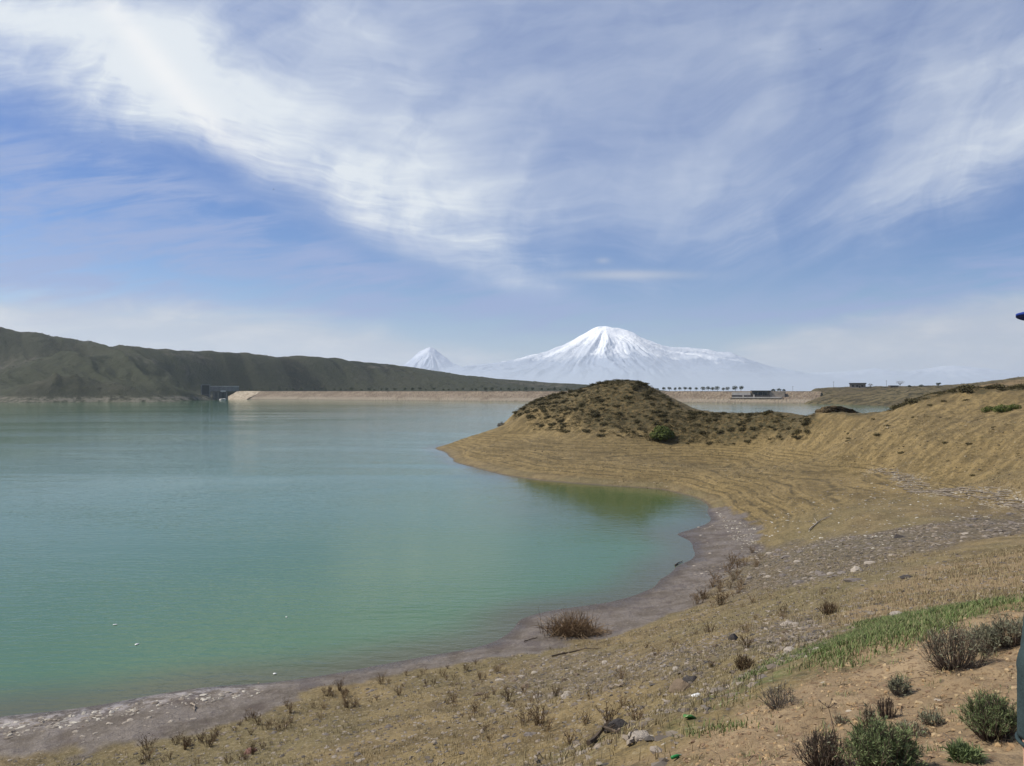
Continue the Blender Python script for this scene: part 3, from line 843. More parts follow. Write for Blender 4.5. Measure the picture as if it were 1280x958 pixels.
M_dkleaf = leaf_mat('dark_foliage', (.022, .030, .014), (.045, .055, .022), .4)
M_bark = simple('bark', (.09, .07, .05), (.05, .04, .03), 4)
M_cushion = leaf_mat('cushion_scrub', (.036, .031, .014), (.090, .075, .030), .5)
M_hillscrub = leaf_mat('hill_scrub', (.010, .012, .007), (.026, .029, .015), .1, .02)
M_bushgreen = leaf_mat('bush_green', (.060, .085, .020), (.115, .13, .035), .2)
M_grey_twig = leaf_mat('grey_twigs', (.085, .072, .055), (.16, .14, .11), .2)


def small_tree(seed, h, w):
    g = np.random.default_rng(seed)
    t = empty('crest_tree', (0, 0, 0))
    MB().tube([(0, 0, -.3), (.05, 0, h * .3), (.0, .05, h * .6)], [.16, .12, .06], 6).build('trunk', M_bark, t)
    cs = [(g.normal(0, w * .16), g.normal(0, w * .16), h * (.58 + g.uniform(-.10, .14))) for _ in range(6)]
    V, Q = leaf_cloud(420, cs, g.uniform(.26, .38, 6) * w, .26, seed, 1.0)
    link('crown', mesh_np('crown', V, Q, False), M_dkleaf, t)
    return t


protos = [small_tree(100 + k, 4.4, 4.6 - .3 * k) for k in range(3)]
used = [False] * 3


def place_tree(k, loc, sc, rz, label, group):
    if not used[k]: o = protos[k]; used[k] = True
    else: o = copy_tree(protos[k])
    o.location = tuple(loc); o.scale = (sc, sc, sc); o.rotation_euler = (0, 0, rz)
    return tag(o, label, 'tree', group)


g = np.random.default_rng(5)
u = 316.0
while u < 716:
    place_tree(int(g.integers(3)), on_dam(dam_s(u), 4.0, 11.9), .62 + .55 * g.random(), g.uniform(0, 6), 'small round dark tree in the dam crest row left of the scrubby mound', 'trees along the dam crest left of the mound')
    u += 6.0 + 6.5 * g.random() ** 1.5
for u, sc in ((823, .7), (831, .9), (838, .95), (845, .85), (851, .9), (857, .95), (864, .9), (871, .85), (879, 1.0), (886, 1.05), (892, .9), (898, 1.1), (905, .8), (911, .95), (920, 1.15), (927, 1.1)):
    place_tree(int(g.integers(3)), on_dam(dam_s(u), 3.5, 11.9), sc * 1.12, g.uniform(0, 6), 'round dark tree against the sky on the dam crest right of the scrubby mound', 'trees along the dam crest right of the mound')


def hill_h(T, u, Y): x = (u - U0) / F * Y; return x, float(T(np.array([x]), np.array([Y]))[0])


# ------------------------------------------------------------------ works at the dam's left end
M_conc = simple('grey_concrete', (.20, .195, .19), (.12, .118, .118), .25, .9)
M_dkconc = simple('stained_concrete', (.075, .075, .075), (.04, .04, .042), .4, .9)
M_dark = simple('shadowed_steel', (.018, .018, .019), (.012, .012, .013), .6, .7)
M_white = simple('pale_concrete', (.52, .51, .48), (.36, .35, .33), .4, .9)


def facing(u, Y, name, label, cat):
    """an Empty on the water line at a bearing, its local -Y towards the camera"""
    return empty(name, ((u - U0) / F * Y, Y, 0), -math.atan2((u - U0) / F, 1), label, cat)


YT = 985.0; k = YT / F
it = facing(257, YT, 'intake_tower', 'dark concrete intake tower with an open square portal at the foot of the left hill', 'tower')
for sx_ in (-1, 1): MB().box(sx_ * 5.1 - .75, sx_ * 5.1 + .75, -2, 2, -2, 20.5).build('column', M_conc, it)
MB().box(-4.35, 4.35, -2, 2, 19.5, 21).build('lintel', M_conc, it)
MB().box(-4.35, 4.35, -.6, 1.8, 8, 19.5).build('portal_shade', M_dark, it)  # dark sheet standing in for the shade inside the open portal
MB().box(-4.35, 4.35, -1.6, 1.9, -2, 8).build('lower_wall', M_dkconc, it)
MB().box(-3.6, 4.2, -5, -2.1, -1, 3.4).build('footing', M_white, it)
cw_ = facing(280, YT + 16, 'concrete_wall', 'long grey concrete wall between the intake tower and the left end of the dam', 'wall')
MB().box(-19, 19, 0, 2, 11.5, 18.0).build('wall_face', M_conc, cw_)
MB().box(-19.2, 19.2, -.4, 2.2, 18.0, 18.7).build('coping', M_white, cw_)
gh = facing(279, YT + 6, 'gatehouse', 'dark gatehouse in the water under the grey wall, with a pale flat roof slab', 'gatehouse')
MB().box(-13, 6, 0, 8, -2, 10.8).build('lower_wall', M_dkconc, gh)
for q in range(4): MB().box(-12 + q * 5.2, -10.9 + q * 5.2, -.9, -.02, -2, 10.4).build('pier', M_conc, gh)
MB().box(-3.2, 3.0, -2.6, 5, 10.85, 12.9).build('roof_slab', M_white, gh)
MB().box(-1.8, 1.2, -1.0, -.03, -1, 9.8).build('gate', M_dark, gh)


def rock_mesh(name, seed, sub=2, flat=.7, cuts=9):
    bm = bmesh.new(); bmesh.ops.create_icosphere(bm, subdivisions=sub, radius=1.0)
    g = np.random.default_rng(seed)
    V = np.array([v.co[:] for v in bm.verts])
    for _ in range(cuts):
        n = g.normal(size=3); n /= np.linalg.norm(n); d = g.uniform(.55, .88)
        s = V @ n; ex = np.maximum(s - d, 0); V -= ex[:, None] * n
    V *= np.array([g.uniform(.85, 1.25), g.uniform(.75, 1.05), flat * g.uniform(.8, 1.15)])
    V += .05 * np.stack([pn(V[:, 0] * 2.3 + 9, V[:, 1] * 2.3 + q, seed + q) for q in range(3)], -1)
    for v, c in zip(bm.verts, V): v.co = c
    me = bpy.data.meshes.new(name); bm.to_mesh(me); bm.free()
    return me


pb = link('pale_boulder', rock_mesh('pale_boulder', 4, 3, .55), M_white)
pb.location = ((277.5 - U0) / F * (YT - 4), YT - 4, .8); pb.scale = (5.2, 3.5, 3.6)
tag(pb, 'pale rounded boulder at the waterline in front of the dark gatehouse', 'boulder')
bs = link('waterside_bush', mesh_np('waterside_bush', *leaf_cloud(700, [(0, 0, 2.2), (4, 0, 1.6), (-4, 0, 1.4), (1, 1, 3.6)], [3.2, 2.6, 2.4, 2.0], .7, 6, .8), False), M_dkleaf)
bs.location = P(236, 500, 930); bs.location.z = 1.0
tag(bs, 'dark bush at the water edge left of the intake tower', 'bush')

# ------------------------------------------------------------------ buildings and trees on the right bank
M_plaster = simple('pale_plaster', (.52, .48, .44), (.40, .36, .32), .3)
M_brownw = simple('brown_wall', (.12, .095, .075), (.08, .065, .052), .4)
M_greyw = simple('grey_wall', (.26, .22, .18), (.19, .16, .135), .3)
M_roofd = simple('dark_roof', (.045, .036, .034), (.03, .026, .024), .4)
M_glass = simple('dark_opening', (.015, .015, .017), (.01, .01, .012), 1, .25)
YB = float(on_dam(dam_s(946), 17.0)[1]); kb = YB / F
lb = facing(946, YB, 'lakeside_building', 'low lakeside building with dark flat roof and pale terrace below the dam crest', 'building')
lb.location.z = 5.2; lb.rotation_euler.z = math.atan2(ddir[1], ddir[0])
bx = lambda u: (u - 946) * kb
MB().box(bx(940), bx(961), 0, 9, 1.2, 6.6).build('wall', M_brownw, lb)
rf = MB().box(bx(938.5), bx(962), -1.6, 9.6, 6.62, 7.3).build('roof', M_roofd, lb)
for q in (942.5, 948, 953.5):
    wn_ = MB().box(bx(q), bx(q + 4.2), -.12, -.01, 2.4, 5.6).build('window', M_glass, lb)
MB().box(bx(915.5), bx(938.4), 0, 6, 2.6, 5.4).build('side_wing', M_plaster, lb)
MB().box(bx(961.2), bx(979), 0, 6, .6, 6.0).build('garage_wall', M_greyw, lb)
MB().box(bx(917), bx(976), -6, -.2, -.2, .8).build('terrace_deck', M_plaster, lb)
MB().box(bx(916), bx(962), -3.0, -.15, .81, 2.55).build('verandah', M_roofd, lb)
for q in (929.5, 942.5): MB().box(bx(q), bx(q + 1.3), -3.4, -3.02, .81, 3.2).build('post', M_plaster, lb)
MB().box(bx(915), bx(978), -5.8, 8, -4.2, -.22).build('foundation', M_riprap, lb)

xh, zh = hill_h(T_r, 1072, 752)
hs = facing(1072, 752, 'flat_roofed_house', 'small grey house with flat dark roof alone on the far right bank', 'house')
hs.location.z = zh - .3
MB().box(-7.4, 7.4, 0, 7, -1.5, 4.4).build('wall', M_greyw, hs)
rf = MB().box(-8.0, 8.0, -.8, 7.8, 4.42, 5.3).build('roof', M_roofd, hs)
MB().box(-8.1, 8.1, -.9, 7.9, 5.32, 5.55).build('parapet', M_greyw, rf)
for q in (-5.2, -1.2, 3.4):
    w = MB().box(q, q + 1.8, -.1, -.02, 1.6, 3.3).build('window', M_glass, hs)
MB().box(1.2, 2.4, -.1, -.02, 0, 2.5).build('door', M_roofd, hs)


def bare_tree(name, u, Y, h, w, seed, label, mat, T=T_r, n=500, leaf=.16, dz=0.0):
    g = np.random.default_rng(seed)
    x, z = hill_h(T, u, Y)
    t = empty(name, (x, Y, z - .2 + dz), 0, label, 'tree')
    tb = MB(); tb.tube([(0, 0, -.5), (.1, 0, h * .3), (0, .1, h * .55)], [.22, .17, .1], 6)
    tips = []
    for q in range(9):
        a = q * 2.4 + g.uniform(-.3, .3); r = w * .5 * g.uniform(.6, 1); zt = h * g.uniform(.6, .98)
        tb.tube([(0, 0, h * (.25 + .03 * q)), (math.cos(a) * r * .5, math.sin(a) * r * .5, zt * .75), (math.cos(a) * r, math.sin(a) * r, zt)], [.09, .06, .02], 4)
        tips.append((math.cos(a) * r * .8, math.sin(a) * r * .8, zt * .95))
    tb.build('trunk', M_bark, t)
    V, Q = leaf_cloud(n, tips + [(0, 0, h * .75)], [w * .2] * 9 + [w * .28], leaf, seed, .8)
    link('crown', mesh_np('crown', V, Q, False), mat, t)
    return t


bare_tree('thin_tree', 1088, 745, 4.6, 5.0, 1, 'small thin tree just right of the flat-roofed house on the far bank', M_grey_twig, n=330)
bare_tree('thin_tree', 1125, 735, 6.6, 8.0, 2, 'larger bare round tree beside a low shed on the skyline of the far right bank', M_grey_twig, n=520)
bare_tree('bushy_tree', 1173, 715, 4.0, 5.0, 3, 'small dark bushy tree on the skyline nearest to the rising right hill', M_dkleaf, n=420, leaf=.26)
for u, Y, w, h, lab, s in ((1137, 730, 3.4, 2.4, 'small dark shrub on the far skyline right of the larger bare tree', 11), (1152, 722, 5.2, 2.6, 'broad dark shrub on the far skyline midway between the bare tree and the hill', 12)):
    x, z = hill_h(T_r, u, Y)
    o = link('skyline_shrub', mesh_np('skyline_shrub', *leaf_cloud(380, [(-w * .25, 0, h * .4), (w * .25, 0, h * .35), (0, 0, h * .6)], [w * .3, w * .28, w * .26], .3, s, .8), False), M_dkleaf)
    o.location = (x, Y, z - .1); tag(o, lab, 'shrub')
for u, w, lab, s in ((967, 4.5, 'dark low shrub on the dam crest above the lakeside building', 21), (974, 5.0, 'taller dark shrub on the dam crest above the lakeside building', 22), (980, 3.2, 'small dark shrub at the right end of the crest shrubs above the lakeside building', 23)):
    hh = 3.4 if s == 22 else 2.4
    o = link('crest_shrub', mesh_np('crest_shrub', *leaf_cloud(360, [(-w * .25, 0, hh * .4), (w * .25, 0, hh * .35), (0, 0, hh * .62)], [w * .3, w * .28, w * .26], .3, s, .8), False), M_dkleaf)
    o.location = tuple(on_dam(dam_s(u), 1.0, 11.9)); tag(o, lab, 'shrub')
x, z = hill_h(T_r, 1118, 733)
sh = empty('low_shed', (x, 733, z - .2), 0, 'low dark shed under the larger bare tree on the far right bank', 'shed')
MB().box(-4, 4, 0, 4, -.8, 1.7).build('wall', M_brownw, sh); MB().box(-4.3, 4.3, -.4, 4.4, 1.72, 2.05).build('roof', M_roofd, sh)
x, z = hill_h(T_r, 1159, 720)
sh = empty('low_wall', (x, 720, z - .2), 0, 'low dark wall on the skyline beside the broad shrub', 'wall')
MB().box(-3.4, 3.4, 0, .6, -.8, 1.3).build('wall_face', M_brownw, sh); MB().box(-3.5, 3.5, -.1, .7, 1.32, 1.5).build('coping', M_greyw, sh)
for u, Y, h, lab in ((1042, 770, 8.0, 'thin utility pole left of the flat-roofed house'), (1108, 748, 7.2, 'thin utility pole between the house and the larger bare tree'), (991, 800, 5.0, 'thin utility pole at the right end of the dam')):
    x, z = hill_h(T_r, u, Y)
    t = empty('utility_pole', (x, Y, z - .3), 0, lab, 'utility pole')
    MB().tube([(0, 0, -1), (0, 0, h)], [.14, .1], 6).build('post', M_bark, t); MB().box(-1, 1, -.07, .07, h - .7, h - .55).build('crossarm', M_bark, t)

# ------------------------------------------------------------------ birds and floating scraps
M_bird = simple('dark_feathers', (.03, .03, .035), (.02, .02, .024), 3)
bb = empty('flying_bird', (0, 0, 0)); bodies = MB()
bodies.tube([(0, -.24, 0), (0, -.14, .01), (0, 0, .02), (0, .14, .01), (0, .2, .02), (0, .28, .01)], [.008, .045, .06, .045, .035, .008], 7).build('body', M_bird, bb, True)
for sgn in (-1, 1):
    MB().add([(sgn * .03, .08, .03), (sgn * .30, .12, .11), (sgn * .58, -.02, .06), (sgn * .28, -.06, .09), (sgn * .03, -.10, .02), (sgn * .03, .08, .012), (sgn * .30, .12, .095), (sgn * .28, -.06, .075), (sgn * .03, -.10, .005)],
             [(0, 1, 3, 4), (5, 8, 7, 6), (0, 5, 6, 1), (4, 3, 7, 8)], [(1, 2, 3), (6, 7, 2), (1, 6, 2), (3, 2, 7)]).build('wing', M_bird, bb)
bird_spots = [(298, 13, 'tiny dark bird high in the bright cloud near the top edge of the sky'), (127, 178, 'tiny dark bird below the bright cloud on the far left of the sky'), (342, 237, 'tiny dark bird in front of the middle of the white cloud band'),
              (1025, 62, 'tiny dark bird high in the thin grey veil right of centre'), (1171, 193, 'left one of two tiny dark birds in the right half of the sky'), (1202, 195, 'right one of two tiny dark birds in the right half of the sky')]
for i, (u, v, lab) in enumerate(bird_spots):
    o = bb if i == 0 else copy_tree(bb)
    o.location = P(u, v, 330 + 20 * i); o.rotation_euler = (.2, .3 * (i % 3 - 1), 1.1 * i); tag(o, lab, 'bird', 'birds in the sky')
M_scrap = simple('white_plastic', (.75, .75, .73), (.6, .6, .58), 5, .5)
for i, (u, v, w, lab) in enumerate(((144, 781.5, .16, 'white scrap afloat on the green water, leftmost of the four'), (171, 806, .2, 'white flat scrap afloat on the green water nearer the muddy shore at left'), (358, 772, .14, 'white scrap afloat on the green water farthest from the muddy edge'), (343, 843, .17, 'white scrap afloat just off the muddy shoreline'))):
    o = link('floating_scrap', rock_mesh('floating_scrap', 60 + i, 2, .5, 6), M_scrap)
    q = S(u, v); o.location = (q[0], q[1], .02); o.scale = (w * .6, w * .35, w * .4); o.rotation_euler = (0, 0, .3 + i); tag(o, lab, 'litter')

# ------------------------------------------------------------------ scrub on the mound and the right slope
def ico(sub):
    bm = bmesh.new(); bmesh.ops.create_icosphere(bm, subdivisions=sub, radius=1.0)
    V = np.array([v.co[:] for v in bm.verts]); T = np.array([[v.index for v in f.verts] for f in bm.faces]); bm.free()
    return V, T


def cushion(seed, n=230):
    """a low scrub cushion one metre in radius"""
    g = np.random.default_rng(seed)
    k = 7
    cs = [(0, 0, .25)] + [(math.cos(a) * .55, math.sin(a) * .55, .16 + .15 * g.random()) for a in np.linspace(0, 6.28, k - 1, endpoint=False) + g.uniform(0, 1)]
    V, Q = leaf_cloud(n, cs, [.5] + list(g.uniform(.3, .48, k - 1)), .13, seed, .85, .4)
    V[:, 2] = np.maximum(V[:, 2], -.12); V = V - 0
    return V, Q


cush = [mesh_np('cushion_scrub', *cushion(200 + k), False) for k in range(5)]


def put(name, me, mat, x, y, sc, rz, sink, label, cat, group=None, zs=1.0):
    o = link(name, me, mat)
    z = float(ground_h(np.array([x]), np.array([y]))[0])
    o.location = (x, y, z - sink); o.scale = (sc, sc, sc * zs); o.rotation_euler = (0, 0, rz)
    return tag(o, label, cat, group)


def sample(n, poly, seed, keep=None):
    g = np.random.default_rng(seed)
    p = np.array(poly); lo, hi = p.min(0), p.max(0)
    out = np.zeros((0, 2))
    while len(out) < n:
        q = g.uniform(lo, hi, (n * 4, 2))
        m = inside(q[:, 0], q[:, 1], poly)
        if keep is not None: m &= g.random(len(q)) < keep(q[:, 0], q[:, 1])
        out = np.r_[out, q[m]]
    return out[:n]


Z_face = [P(640, 519, 164)[:2], P(661, 534, 148)[:2], P(700, 538, 137)[:2], P(754, 543, 128)[:2], P(840, 549, 124)[:2], P(900, 547, 121)[:2], (34, 131), (27, 148), (21, 153), (8, 163), (1, 168)]
Z_neck = [P(880, 549, 122)[:2], P(960, 552, 115)[:2], P(1010, 560, 104)[:2], P(1020, 520, 112)[:2], P(960, 517, 124)[:2], P(890, 517, 132)[:2]]
Z_spur = [P(1108, 516, 103)[:2], P(1135, 507, 101)[:2], P(1165, 501, 100)[:2], P(1200, 501, 98)[:2], P(1290, 512, 96)[:2], P(1330, 498, 112)[:2], P(1200, 492, 112)[:2], P(1130, 500, 112)[:2]]
Z_slope = [P(1020, 560, 99)[:2], P(1100, 580, 84)[:2], P(1250, 600, 60)[:2], P(1290, 560, 66)[:2], P(1280, 515, 92)[:2], P(1100, 522, 101)[:2]]
g = np.random.default_rng(77)
for poly, n, r0, r1, lab, grp in ((Z_face, 190, .4, 1.05, 'dark low cushion of scrub on the face of the mound', 'scrub cushions on the mound'),
                                  (Z_neck, 60, .4, .85, 'dark low cushion of scrub on the tan saddle between mound and right slope', 'scrub cushions on the saddle'),
                                  (Z_spur, 62, .5, 1.2, 'dark low scrub on the crest above the tan right slope', 'scrub along the crest of the right slope'),
                                  (Z_slope, 16, .3, .6, 'small dark scrub growing alone on the tan right slope', 'scrub on the right slope')):
    for x, y in sample(n, poly, int(r0 * 1000) + n):
        put('scrub_cushion', cush[int(g.integers(5))], M_cushion, x, y, r0 + (r1 - r0) * g.random() ** 1.6, g.uniform(0, 6), .03, lab, 'shrub', grp, g.uniform(.7, 1.1))
# the finer scrub nobody could count
Vs, Qs, nn = [], [], 0
for poly, n, seed, r0, r1 in ((Z_face, 3000, 1, .10, .40), (Z_neck, 700, 2, .10, .3), (Z_spur, 800, 3, .12, .42), (Z_mound, 300, 4, .15, .4), (Z_slope, 120, 5, .08, .2)):
    pts = sample(n, poly, 300 + seed, lambda x, y: .35 + .65 * ss(fbm(x * .12, y * .12, 3, 5), -.1, .2))
    hz_ = ground_h(pts[:, 0], pts[:, 1])
    for (x, y), z in zip(pts, hz_):
        V, Q = cushion(400 + int(g.integers(6)), 34) if nn == 0 else cush_small[int(g.integers(6))]
        if nn == 0: cush_small = [(lambda a: (a[0] * 1.0, a[1]))(cushion(400 + k, 40)) for k in range(6)]; V, Q = cush_small[0]
        r = g.uniform(r0, r1)
        Vs.append(V * np.array([r * 1.25, r * 1.25, r]) * 1.15 + (x, y, z)); Qs.append(Q + nn); nn += len(V)
tag(link('low_scrub', mesh_np('low_scrub', np.concatenate(Vs), np.concatenate(Qs), False), M_cushion), kind='stuff')

for hs_, r0, r1 in ((HILL_SCRUB[0], .5, 1.9), (HILL_SCRUB[1], .35, 1.3)):
    Vs, Qs, nn = [], [], 0
    for c in hs_:
        V, Q = cush_small[int(g.integers(6))]; r = r0 + (r1 - r0) * g.random() ** 2.2
        Vs.append(V * np.array([r * 1.4, r * 1.4, r * 1.1]) + c + g.normal(size=3) * (1.2, 1.2, 0)); Qs.append(Q + nn); nn += len(V)
    tag(link('low_scrub', mesh_np('low_scrub', np.concatenate(Vs), np.concatenate(Qs), False), M_hillscrub), kind='stuff')
q = gp([(828, 550)])[0]
o = link('round_bush', mesh_np('round_bush', *leaf_cloud(2600, [(0, 0, 1.2), (-1.1, 0, .8), (1.1, .1, .8), (.3, -.5, .9), (-.5, .2, 1.6), (.5, .2, 1.5), (-.2, -.6, .7)], [1.1, .8, .8, .8, .75, .7, .7], .13, 9, .95), False), M_bushgreen)
o.location = q; o.location.z -= .1; o.scale = (1.15, 1.15, 1.1); tag(o, 'round green bush at the foot of the scrubby mound, greenest plant on the far shore', 'bush')
t = empty('shore_tree', P(626, 533, 163), 0, 'small grey bare-branched tree on the shore at the left foot of the mound', 'tree')
t.location.z = float(ground_h(np.array([t.location.x]), np.array([t.location.y]))[0]) - .1
tb = MB(); g2 = np.random.default_rng(3); tips = []
for k in range(9):
    a = k * .7; r = .9 * g2.uniform(.5, 1.0); zt = g2.uniform(1.4, 2.3)
    tb.tube([(0, 0, -.2), (math.cos(a) * r * .3, math.sin(a) * r * .3, zt * .5), (math.cos(a) * r, math.sin(a) * r, zt)], [.07, .05, .02], 4); tips.append((math.cos(a) * r * .9, math.sin(a) * r * .9, zt * .92))
tb.build('trunk', M_grey_twig, t); link('crown', mesh_np('crown', *leaf_cloud(420, tips, [.4] * 9, .08, 3, .8), False), M_grey_twig, t)
M_rockdk = simple('dark_crag', (.13, .092, .045), (.030, .024, .014), 2.2, .95, .9, .25)
q = np.array(P(1040, 518, 112)); q[2] = float(ground_h(q[:1], q[1:2])[0])
me = rock_mesh('rock_outcrop', 31, 5, .62, 16)
for v_ in me.vertices:
    c_ = np.array(v_.co); k_ = float(fbm(np.array([c_[0] * 2.2 + c_[2] * 1.7]), np.array([c_[1] * 2.2 + c_[2] * 2.6]), 4, 33, .6, ridge=True)[0]); v_.co = tuple(c_ * (1 + .32 * (k_ - .1)))
oc = link('rock_outcrop', me, M_rockdk); oc.location = q + (0, 0, .25); oc.scale = (2.9, 2.2, 1.75)
tag(oc, 'dark rock outcrop standing on the saddle in front of the distant strip of lake', 'rock')
for u, v, Yd, w, lab, sd in ((1236, 512, 97, 1.5, 'dark green shrub on the right crest, leftmost of the three large ones there', 41), (1252, 512, 95, 1.8, 'dark green shrub on the right crest, middle of the three large ones there', 42), (1268, 509, 97, 1.4, 'dark green shrub on the right crest, rightmost of the three large ones there', 43)):
    me = mesh_np('crest_bush', *leaf_cloud(900, [(0, 0, .35), (-.6, 0, .25), (.6, .1, .3), (0, .4, .3)], [.5, .4, .42, .4], .07, sd, .8), False)
    q = gp([(u, v + 3)])[0]; put('crest_bush', me, M_bushgreen, q[0], q[1], w * .62, 0, .05, lab, 'shrub', None, 1.15)

# ------------------------------------------------------------------ stones
M_stone = []
for nm, c1, c2 in (('grey_stone', (.20, .175, .155), (.12, .10, .088)), ('pale_stone', (.40, .35, .29), (.26, .22, .18)), ('brown_stone', (.17, .125, .085), (.10, .075, .05)), ('dark_stone', (.06, .052, .047), (.035, .03, .028)), ('reddish_stone', (.20, .10, .08), (.12, .06, .05))):
    M_stone.append(simple(nm, c1, c2, 2.5, .9, .6, .06, .35))
rocks = [[rock_mesh('stone', 500 + 10 * k + j, 2, .55 if j < 3 else .38, 10) for j in range(5)] for k in range(3)]
for k in range(3):
    for me in rocks[k]: me.materials.append(M_stone[k])


def stone(x, y, r, k, label, grp=None, sink=.28):
    return put('stone', rocks[k][int(g.integers(5))], None, x, y, r, g.uniform(0, 6.3), r * sink * .4, label, 'stone', grp)


for poly, n, r0, r1, lab, grp, pk, kp in (
    (Z_rub1, 110, .13, .36, 'grey angular stone in the dark rubble band below the tan right slope', 'stones of the rubble band', (.75, .15, .10), None),
    (Z_rub2, 24, .08, .2, 'grey stone in the small stony patch left of the green grass', 'stones left of the green grass', (.5, .3, .2), None),
    (Z_rub3, 62, .07, .2, 'grey brown stone on the dry slope between the brush pile and the green grass', 'stones on the dry slope', (.4, .2, .4), None),
    (gpoly([(300, 915), (420, 866), (560, 840), (640, 826), (720, 880), (640, 958), (420, 958), (300, 950)]), 46, .06, .17, 'brown grey stone among dry weeds above the muddy shore', 'stones above the muddy shore', (.4, .2, .4), None),
    (gpoly([(0, 918), (120, 905), (230, 885), (250, 900), (140, 925), (40, 942)]), 26, .05, .14, 'pale stone lying on the purple mud in the near left corner', 'stones on the near mud', (.1, .85, .05), None),
    (gpoly([(870, 650), (935, 665), (925, 690), (880, 720), (850, 730), (880, 690)]), 22, .07, .16, 'pale stone lying on the mud at the head of the cove', 'stones on the cove mud', (.2, .75, .05), None)):
    for x, y in sample(n, poly, n * 7, kp):
        stone(x, y, r0 + (r1 - r0) * g.random() ** 2.2, int(g.choice(3, p=pk)), lab, grp)
special = [((917, 800), .22, 3, .95, 'dark round stone alone on the dry slope left of the small stony patch'), ((852, 860), .30, 2, .7, 'large brown stone leaning against a darker slab on the dry slope'), ((865, 850), .26, 3, .5, 'dark slab behind the large brown stone on the dry slope'),
           ((312, 941), .26, 4, .7, 'reddish stone at the bottom edge among the dry weeds'), ((658, 860), .24, 2, .7, 'rounded brown stone on the dry slope below the brush pile'), ((1072, 713), .34, 1, .8, 'pale boxy stone standing in the rubble band'),
           ((1068, 726), .36, 0, .45, 'broad flat grey stone at the lower edge of the rubble band'), ((1125, 672), .42, 3, .6, 'dark stone at the upper edge of the rubble band'), ((1135, 722), .3, 3, .5, 'small dark slab right of the broad flat grey stone'), ((770, 912), .14, 3, .9, 'small black stone on the dry slope near the bottom edge'),
           ((803, 922), .10, 1, .8, 'small rounded white stone on the dry slope near the bottom edge'), ((600, 868), .22, 2, .6, 'brown stone on the dry slope left of the rounded one'), ((985, 780), .24, 1, .5, 'pale flat stone at the upper tip of the small stony patch'), ((1122, 770), .20, 1, .6, 'pale stone at the far edge of the green grass')]
for pix, r, k, fl, lab in special:
    q = gp([pix])[0]
    me = rock_mesh('stone', int(700 + pix[0]), 3, fl, 10); me.materials.append(M_stone[k])
    put('stone', me, None, q[0], q[1], r, pix[0], r * .12, lab, 'stone')
# gravel: small stones past counting
IV, IT = ico(1)


def gravel(name, pts, r, mat, seed, flat=.55):
    g = np.random.default_rng(seed)
    z = ground_h(pts[:, 0], pts[:, 1]); n = len(pts)
    sc = r[:, None] * np.stack([g.uniform(.7, 1.3, n), g.uniform(.7, 1.3, n), g.uniform(.6, 1.1, n) * flat], -1)
    a = g.uniform(0, 6.3, n); c, s = np.cos(a), np.sin(a)
    W = IV[None] * (1 + .28 * g.normal(size=(n, len(IV), 1)).clip(-1.5, 1.5)) * sc[:, None]
    Xn = W[..., 0] * c[:, None] - W[..., 1] * s[:, None]; Yn = W[..., 0] * s[:, None] + W[..., 1] * c[:, None]
    V = np.stack([Xn + pts[:, :1], Yn + pts[:, 1:], W[..., 2] + z[:, None] - r[:, None] * .06], -1).reshape(-1, 3)
    T = (IT[None] + (np.arange(n) * len(IV))[:, None, None]).reshape(-1, 3)
    return tag(link(name, mesh_np(name, V, T, False), mat), kind='stuff')


def gravel_mat(name, cols):
    m, b = new_mat(name)
    p = obj_co()
    c = E.nt.nodes.new('ShaderNodeValToRGB'); c.color_ramp.interpolation = 'CONSTANT'
    while len(c.color_ramp.elements) < len(cols): c.color_ramp.elements.new(.5)
    for i, (el, q) in enumerate(zip(c.color_ramp.elements, cols)): el.position = i / len(cols); el.color = q + (1,)
    ge = E.nt.nodes.new('ShaderNodeNewGeometry'); E.nt.links.new(ge.outputs['Random Per Island'], c.inputs[0])
    E.put(b.inputs['Base Color'], mixc(noise(p, 9, 4, .6) * .5, E(c.outputs[0]), (.10, .08, .06))); b.inputs['Roughness'].default_value = .9
    return m


M_grav = gravel_mat('mixed_gravel', [(.16, .135, .11), (.21, .17, .13), (.10, .08, .062), (.27, .225, .175), (.19, .145, .10), (.055, .048, .042), (.28, .235, .19), (.14, .11, .08)])
M_benchst = gravel_mat('bench_clods', [(.10, .075, .032), (.16, .12, .055), (.24, .18, .09), (.07, .055, .03), (.34, .28, .18)])
M_gpale = gravel_mat('bleached_gravel', [(.42, .38, .31), (.50, .46, .39), (.30, .26, .21), (.22, .18, .14)])
Z_dry = gpoly([(-40, 950), (180, 940), (300, 902), (420, 866), (560, 836), (700, 808), (820, 780), (905, 728), (950, 690), (1000, 690), (1130, 690), (1300, 690), (1300, 740), (1110, 770), (1000, 815), (950, 860), (860, 925), (820, 975)]) + [(-6, 7), (-16, 12), (-22, 19)]
lodk = lambda x, y: np.clip(18 / np.hypot(x, y), .12, 1) ** 1.3
pp, rr_ = [], []
for poly, n, r0, r1, sd, kp in ((Z_rub1, 2300, .04, .14, 1, None), (Z_rub2, 420, .03, .09, 2, None), (Z_rub3, 900, .03, .09, 3, None), (Z_dry, 15000, .014, .085, 4, lodk), (Z_mud, 700, .02, .07, 5, lodk), (gpoly([(960, 640), (1100, 640), (1250, 640), (1250, 600), (1050, 580), (960, 600)]), 700, .03, .09, 6, None)):
    pts = sample(n, poly, 900 + sd, kp); pp.append(pts); rr_.append(r0 + (r1 - r0) * np.random.default_rng(sd).random(n) ** 2.5)
gravel('gravel', np.concatenate(pp), np.concatenate(rr_), M_grav, 5)
Zb = gpoly([(960, 600), (1020, 578), (1100, 590), (1280, 630), (1280, 520), (1100, 524), (1020, 530), (850, 552), (640, 552), (590, 570), (720, 598), (880, 615)])
pts = sample(5200, Zb, 91)
